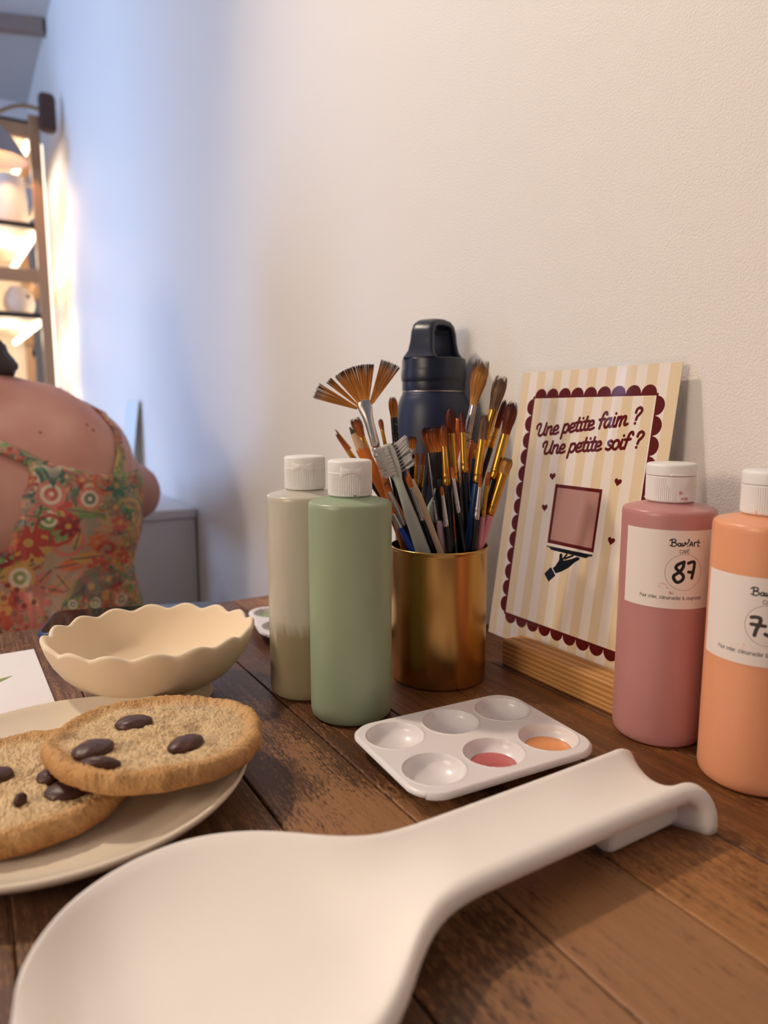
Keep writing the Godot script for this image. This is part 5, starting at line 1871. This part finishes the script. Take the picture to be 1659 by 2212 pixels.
		if look.has(key):
			var k: Array = look[key]
			var b := thing("paint_brush", k[3], "brush", foot, 0.0, "brushes in the brass cup")
			var hm := MB.new()
			if d[1] == "fan":
				# flat spread of bristles in four tufts
				var root := tip + ax * 0.006
				for f in 900:
					var tuft: Array = [[-1.05, -0.74, 0.031, 0.2], [-0.66, -0.52, 0.0275, 0.28], [-0.45, 0.43, 0.0262, 0.78], [0.54, 0.93, 0.0305, 1.0]][0 if f < 180 else (1 if f < 250 else (2 if f < 700 else 3))]
					var a: float = lerpf(tuft[0], tuft[1], r.randf())
					var len_: float = tuft[2] * r.randf_range(0.965, 1.02)
					var dir := (-ax).rotated(fr, 0.0) * cos(a) + rt * sin(a)
					var p0 := root + rt * sin(a) * 0.003 + fr * r.randf_range(-0.0008, 0.0008)
					var P := PackedVector3Array()
					var C := PackedColorArray()
					var dk := r.randf_range(0.7, 1.3)
					for q in 6:
						var s := q / 5.0
						var cc := p0 + dir * (0.004 + len_ * s) + fr * r.randf_range(-0.0001, 0.0001)
						var wd := 0.00022 * (1.0 - 0.55 * s)
						var colr: Color = amber[0].lerp(rust[0], 0.3).lerp(rust[1], smoothstep(0.0, 0.5, s) * 0.3).lerp(rust[2], smoothstep(0.80, 0.95, s + r.randf_range(-0.03, 0.03)))
						for e in 3:
							P.append(cc + (rt * cos(TAU * e / 3) + fr * sin(TAU * e / 3)) * wd)
							C.append(colr * Color(dk, dk, dk))
					var I := PackedInt32Array()
					for q in 5:
						for e in 3:
							var u := q * 3 + e
							var v := q * 3 + (e + 1) % 3
							I.append_array([u, v, v + 3, u, v + 3, u + 3])
					hm.add(P, I, null, C)
				part(b, "bristles", hm, M.hair)
				var fm := MB.new()
				var prof := [[0.0, 0.003, 0.001], [0.0012, 0.0046, 0.0013], [0.0035, 0.0052, 0.0015], [0.007, 0.0047, 0.0019], [0.011, 0.0038, 0.0026], [0.016, 0.0033, 0.0031], [0.024, 0.0032, 0.0032], [fe, 0.0031, 0.0031]]
				grid(fm, prof.size() + 2, 24, func(i: int, j: int):
					var q: Array = prof[clampi(i - 1, 0, prof.size() - 1)]
					var a := TAU * j / 24
					var z := 0.0 if i == 0 or i == prof.size() + 1 else 1.0
					return tip + ax * (q[0] - 0.001) + (rt * cos(a) * q[1] + fr * sin(a) * q[2]) * z, false, true)
				for q in [0.0005, 0.0045]:
					tube(fm, [tip + ax * (fe + q - 0.0008), tip + ax * (fe + q), tip + ax * (fe + q + 0.0016), tip + ax * (fe + q + 0.0024)], [0.0029, 0.0034, 0.0034, 0.0029], 20)
				part(b, "ferrule", fm, k[1])
				var hd := MB.new()
				rod(hd, tip + ax * (fe - 0.001), Vector3.ZERO, 0.0028, 0.0031, 16)
				part(b, "handle", hd, k[2])
				continue
			var flat := 0.34 if d[1] == "flat" else 1.0
			var spread := 2.6 if d[1] == "flat" or key in ["mottled", "brown_soft"] else (1.5 if d[1] == "mop" else 1.0)
			hairs(hm, tip, ax, rt, fr, hb + 0.0008, wt, wb, flat, k[0][0], k[0][1], k[0][2], 90 if wt < 0.005 else (220 if wt > 0.011 else 150), r, spread)
			if key == "filbert_front" or key == "tiny_left":
				hairs(hm, tip - ax * 0.004 + rt * 0.001, ax.rotated(fr, 0.06), rt, fr, hb + 0.004, wt * 0.5, wb * 0.5, flat, k[0][0], k[0][1], k[0][2], 8, r, 2.0)
			part(b, "bristles", hm, M.hair)
			if fe - hb > 0.002:
				var fm := MB.new()
				var l := fe - hb
				var st := [[0.0, 0.96], [0.0004, 1.03], [0.0010, 1.03], [0.0014, 1.0], [l * 0.5, 1.0], [l - 0.0085, 1.0], [l - 0.0080, 1.0], [l - 0.0076, 1.06], [l - 0.0062, 1.06], [l - 0.0058, 0.98], [l - 0.0042, 0.98], [l - 0.0038, 1.06], [l - 0.0022, 1.06], [l - 0.0018, 1.0], [l, 1.0]]
				if l < 0.014:
					st = [[0.0, 0.96], [0.0003, 1.03], [0.0008, 1.03], [0.001, 1.0], [l, 1.0]]
				grid(fm, st.size() + 2, 22, func(i: int, j: int):
					var q: Array = st[clampi(i - 1, 0, st.size() - 1)]
					var a := TAU * j / 22
					var s: float = q[0] / l
					var w: float = lerpf(wb, wf, s) * 0.5 * q[1]
					var z := 0.0 if i == 0 or i == st.size() + 1 else 1.0
					return tip + ax * (hb + q[0]) + (rt * cos(a) + fr * sin(a) * lerpf(flat * 1.1 if flat < 1.0 else 1.0, 1.0, smoothstep(0.0, 0.8, s))) * w * z, false, true)
				part(b, "ferrule", fm, k[1])
			else:
				var fm := MB.new()
				tube(fm, [tip + ax * (hb - 0.0002), tip + ax * hb, tip + ax * (hb + 0.012), tip + ax * (hb + 0.0122)], [wf * 0.4, wf * 0.5, wf * 0.5, wf * 0.4], 20)
				if flat < 1.0:
					fm = MB.new()
					grid(fm, 8, 20, func(i: int, j: int):
						var s: float = clampf((i - 1) / 5.0, 0.0, 1.0)
						var a := TAU * j / 20
						var w := lerpf(wf, wh, smoothstep(0.25, 1.0, s)) * 0.5
						var z := 0.0 if i == 0 or i == 7 else 1.0
						return tip + ax * (hb + s * 0.022) + (rt * cos(a) + fr * sin(a) * lerpf(0.36, 0.75, s)) * w * z, false, true)
				part(b, "ferrule", fm, k[1])
			var hd := MB.new()
			var h0 := fe - 0.0005
			var pts := []
			var rad := []
			for q in 9:
				var s := q / 8.0
				pts.append(tip + ax * lerpf(h0, L, s))
				rad.append(lerpf(wf * 0.48, wh * 0.5, smoothstep(0.0, 0.35, s)) * (1.0 if q < 8 else 0.8))
			if d[1] == "flat" and fe - hb <= 0.002:
				pts[0] = tip + ax * (hb + 0.02)
				rad[0] = wh * 0.4
			tube(hd, pts, rad, 16)
			part(b, "handle", hd, k[2])
			if key == "black_soft":
				var sp := MB.new()
				for q in 9:
					var a := r.randf_range(-1.0, 1.0)
					ball(sp, tip + ax * r.randf_range(hb + 0.004, hb + 0.03) + (rt * sin(a) + fr * cos(a)) * wh * 0.5, Vector3.ONE * r.randf_range(0.00016, 0.00035), 8, 6)
				part(b, "paint_fleck", sp, M.white_plastic)
			continue
		var w: Array = other[key]
		var b := thing(w[0], w[2], w[1], foot, 0.0)
		match d[1]:
			"pencil":
				var lead := MB.new()
				tube(lead, [tip, tip + ax * 0.0015, tip + ax * 0.0055], [0.0006, 0.0010, 0.0019], 14)
				part(b, "lead", lead, mat("graphite", rgb8(62, 58, 58), 0.4))
				var cone := MB.new()
				tube(cone, [tip + ax * 0.005, tip + ax * 0.0051, tip + ax * hb, tip + ax * (hb + 0.001)], [0.0012, 0.0019, wh * 0.44, wh * 0.44], 18)
				part(b, "sharpened_wood", cone, mat("cedar", rgb8(206, 166, 124), 0.7))
				var body := MB.new()
				grid(body, 4, 36, func(i: int, j: int):
					var a := TAU * j / 36
					var hex := cos(PI / 6) / cos(fposmod(a, PI / 3) - PI / 6)
					var s: float = hb - (0.0012 if (j % 6) > 2 else -0.0008) if i == 1 else (hb if i == 0 else L)
					return tip + ax * s + (rt * cos(a) + fr * sin(a)) * wh * 0.5 * hex * (0.0 if i == 3 else (0.86 if i == 0 else 1.0)), false, true)
				part(b, "painted_barrel", body, mat("orange_lacquer", rgb8(222, 118, 30), 0.35))
			"needle":
				var n := MB.new()
				tube(n, [tip, tip + ax * 0.004, tip + ax * hb], [0.0003, 0.0006, 0.00075], 12)
				part(b, "spike", n, M.silver)
				var cone := MB.new()
				tube(cone, [tip + ax * (hb - 0.001), tip + ax * (hb - 0.0008), tip + ax * (hb + 0.0004), tip + ax * (hb + 0.0006), tip + ax * fe, tip + ax * (fe + 0.004)], [0.001, 0.0014, 0.0014, 0.0010, wf * 0.5, wf * 0.5], 18)
				part(b, "collar", cone, M.silver)
				var hd := MB.new()
				rod(hd, tip + ax * (fe + 0.003), Vector3.ZERO, wf * 0.5, wh * 0.5, 16)
				part(b, "handle", hd, mat("gunmetal", rgb8(80, 72, 66), 0.3, 0.8))
			"pen":
				var hd := MB.new()
				tube(hd, [tip, tip + ax * 0.001, tip + ax * hb * 0.5, tip + ax * hb, tip + ax * L], [wt * 0.2, wt * 0.5, wb * 0.45, wb * 0.5, wh * 0.5], 18)
				part(b, "barrel", hd, mat("pen_barrel", rgb8(226, 120, 56) if key == "orange_pen" else rgb8(196, 120, 62), 0.35))
				var cp := MB.new()
				ball(cp, tip + ax * 0.001, Vector3.ONE * wt * 0.55, 16, 10)
				part(b, "tip", cp, mat("pen_tip", rgb8(236, 150, 84) if key == "orange_pen" else rgb8(170, 40, 44), 0.35))
			"stick":
				var hd := MB.new()
				grid(hd, 8, 20, func(i: int, j: int):
					var st: Array = [[0.0, 0.0], [0.0, 0.32], [0.003, 0.5], [hb, 1.0], [hb + 0.004, 1.0], [L * 0.7, 1.0], [L, 1.0], [L, 0.0]][i]
					var a := TAU * j / 20
					return tip + ax * st[0] + (rt * cos(a) + fr * sin(a) * 0.55) * wh * 0.5 * st[1], false, true)
				part(b, "shaft", hd, mat("pale_wood", rgb8(206, 178, 142), 0.6))
			"rod":
				var hd := MB.new()
				tube(hd, [tip, tip + ax * 0.0004, tip + ax * hb * 0.5, tip + ax * hb, tip + ax * L], [wt * 0.3, wt * 0.42, wt * 0.5, wb * 0.5, wh * 0.5], 18)
				part(b, "shaft", hd, mat(key + "_finish", {"lilac": rgb8(216, 180, 186), "mint": rgb8(196, 214, 194), "dark_barrel": rgb8(40, 36, 34)}[key], 0.3))
			_:
				var dark: bool = d[1] == "tooth2"
				var pm := mat("toothbrush_black" if dark else "toothbrush_grey_green", rgb8(20, 18, 18) if dark else rgb8(186, 190, 178), 0.35)
				var hd := MB.new()
				var hw := [0.0, 0.0026, 0.0042, 0.0048, 0.0047, 0.0040, 0.0029, 0.0028, 0.0032, 0.0042, 0.0050, 0.0052, 0.0052, 0.0]
				var hs := [0.0, 0.0002, 0.002, 0.006, 0.016, 0.0215, 0.026, 0.03, 0.04, 0.055, 0.075, 0.1, L, L]
				grid(hd, 14, 20, func(i: int, j: int):
					var a := TAU * j / 20
					var ca := signf(cos(a)) * absf(cos(a)) ** 0.7
					var sa := signf(sin(a)) * absf(sin(a)) ** 0.7
					return tip + ax * minf(hs[i], L) + rt * ca * hw[i] * (0.8 if dark else 1.0) + fr * sa * minf(hw[i], 0.0022 + 0.0016 * smoothstep(0.03, 0.07, hs[i])), false, true)
				part(b, "handle", hd, pm)
				var tm := MB.new()
				# tufts stand on the side that faces the viewer's left (pale) or upper right (black)
				var out_ := (-rt * 0.72 + fr * 0.68).normalized() if not dark else (rt * 0.93 - ax * 0.32 + fr * 0.1).normalized()
				var across := out_.cross(ax).normalized()
				for i in 9:
					for j in 3:
						var base_ := tip + ax * (0.0022 + i * 0.0023) + across * (j - 1) * 0.0026 + out_ * 0.0016
						var tilt := (ax * r.randf_range(-1, 1) + across * (j - 1.0)) * 0.0009
						for q in 34:
							var off := (ax * r.randf_range(-1, 1) + across * r.randf_range(-1, 1)) * 0.00065
							var lean := tilt + (ax * r.randf_range(-1, 1) + across * r.randf_range(-1, 1)) * 0.0006
							var ln := r.randf_range(0.0088, 0.0104) if dark else r.randf_range(0.0066, 0.0082)
							var p0: Vector3 = base_ + off
							var p1: Vector3 = p0 + out_ * ln + lean
							var P := PackedVector3Array()
							for s in 2:
								for e in 3:
									P.append((p0 if s == 0 else p1) + (ax * cos(TAU * e / 3) + across * sin(TAU * e / 3)) * (0.00013 if s == 0 else 0.0001))
							tm.add(P, PackedInt32Array([0, 1, 4, 0, 4, 3, 1, 2, 5, 1, 5, 4, 2, 0, 3, 2, 3, 5, 3, 4, 5]))
				part(b, "bristles", tm, mat("white_bristles", rgb8(252, 248, 244), 0.6))
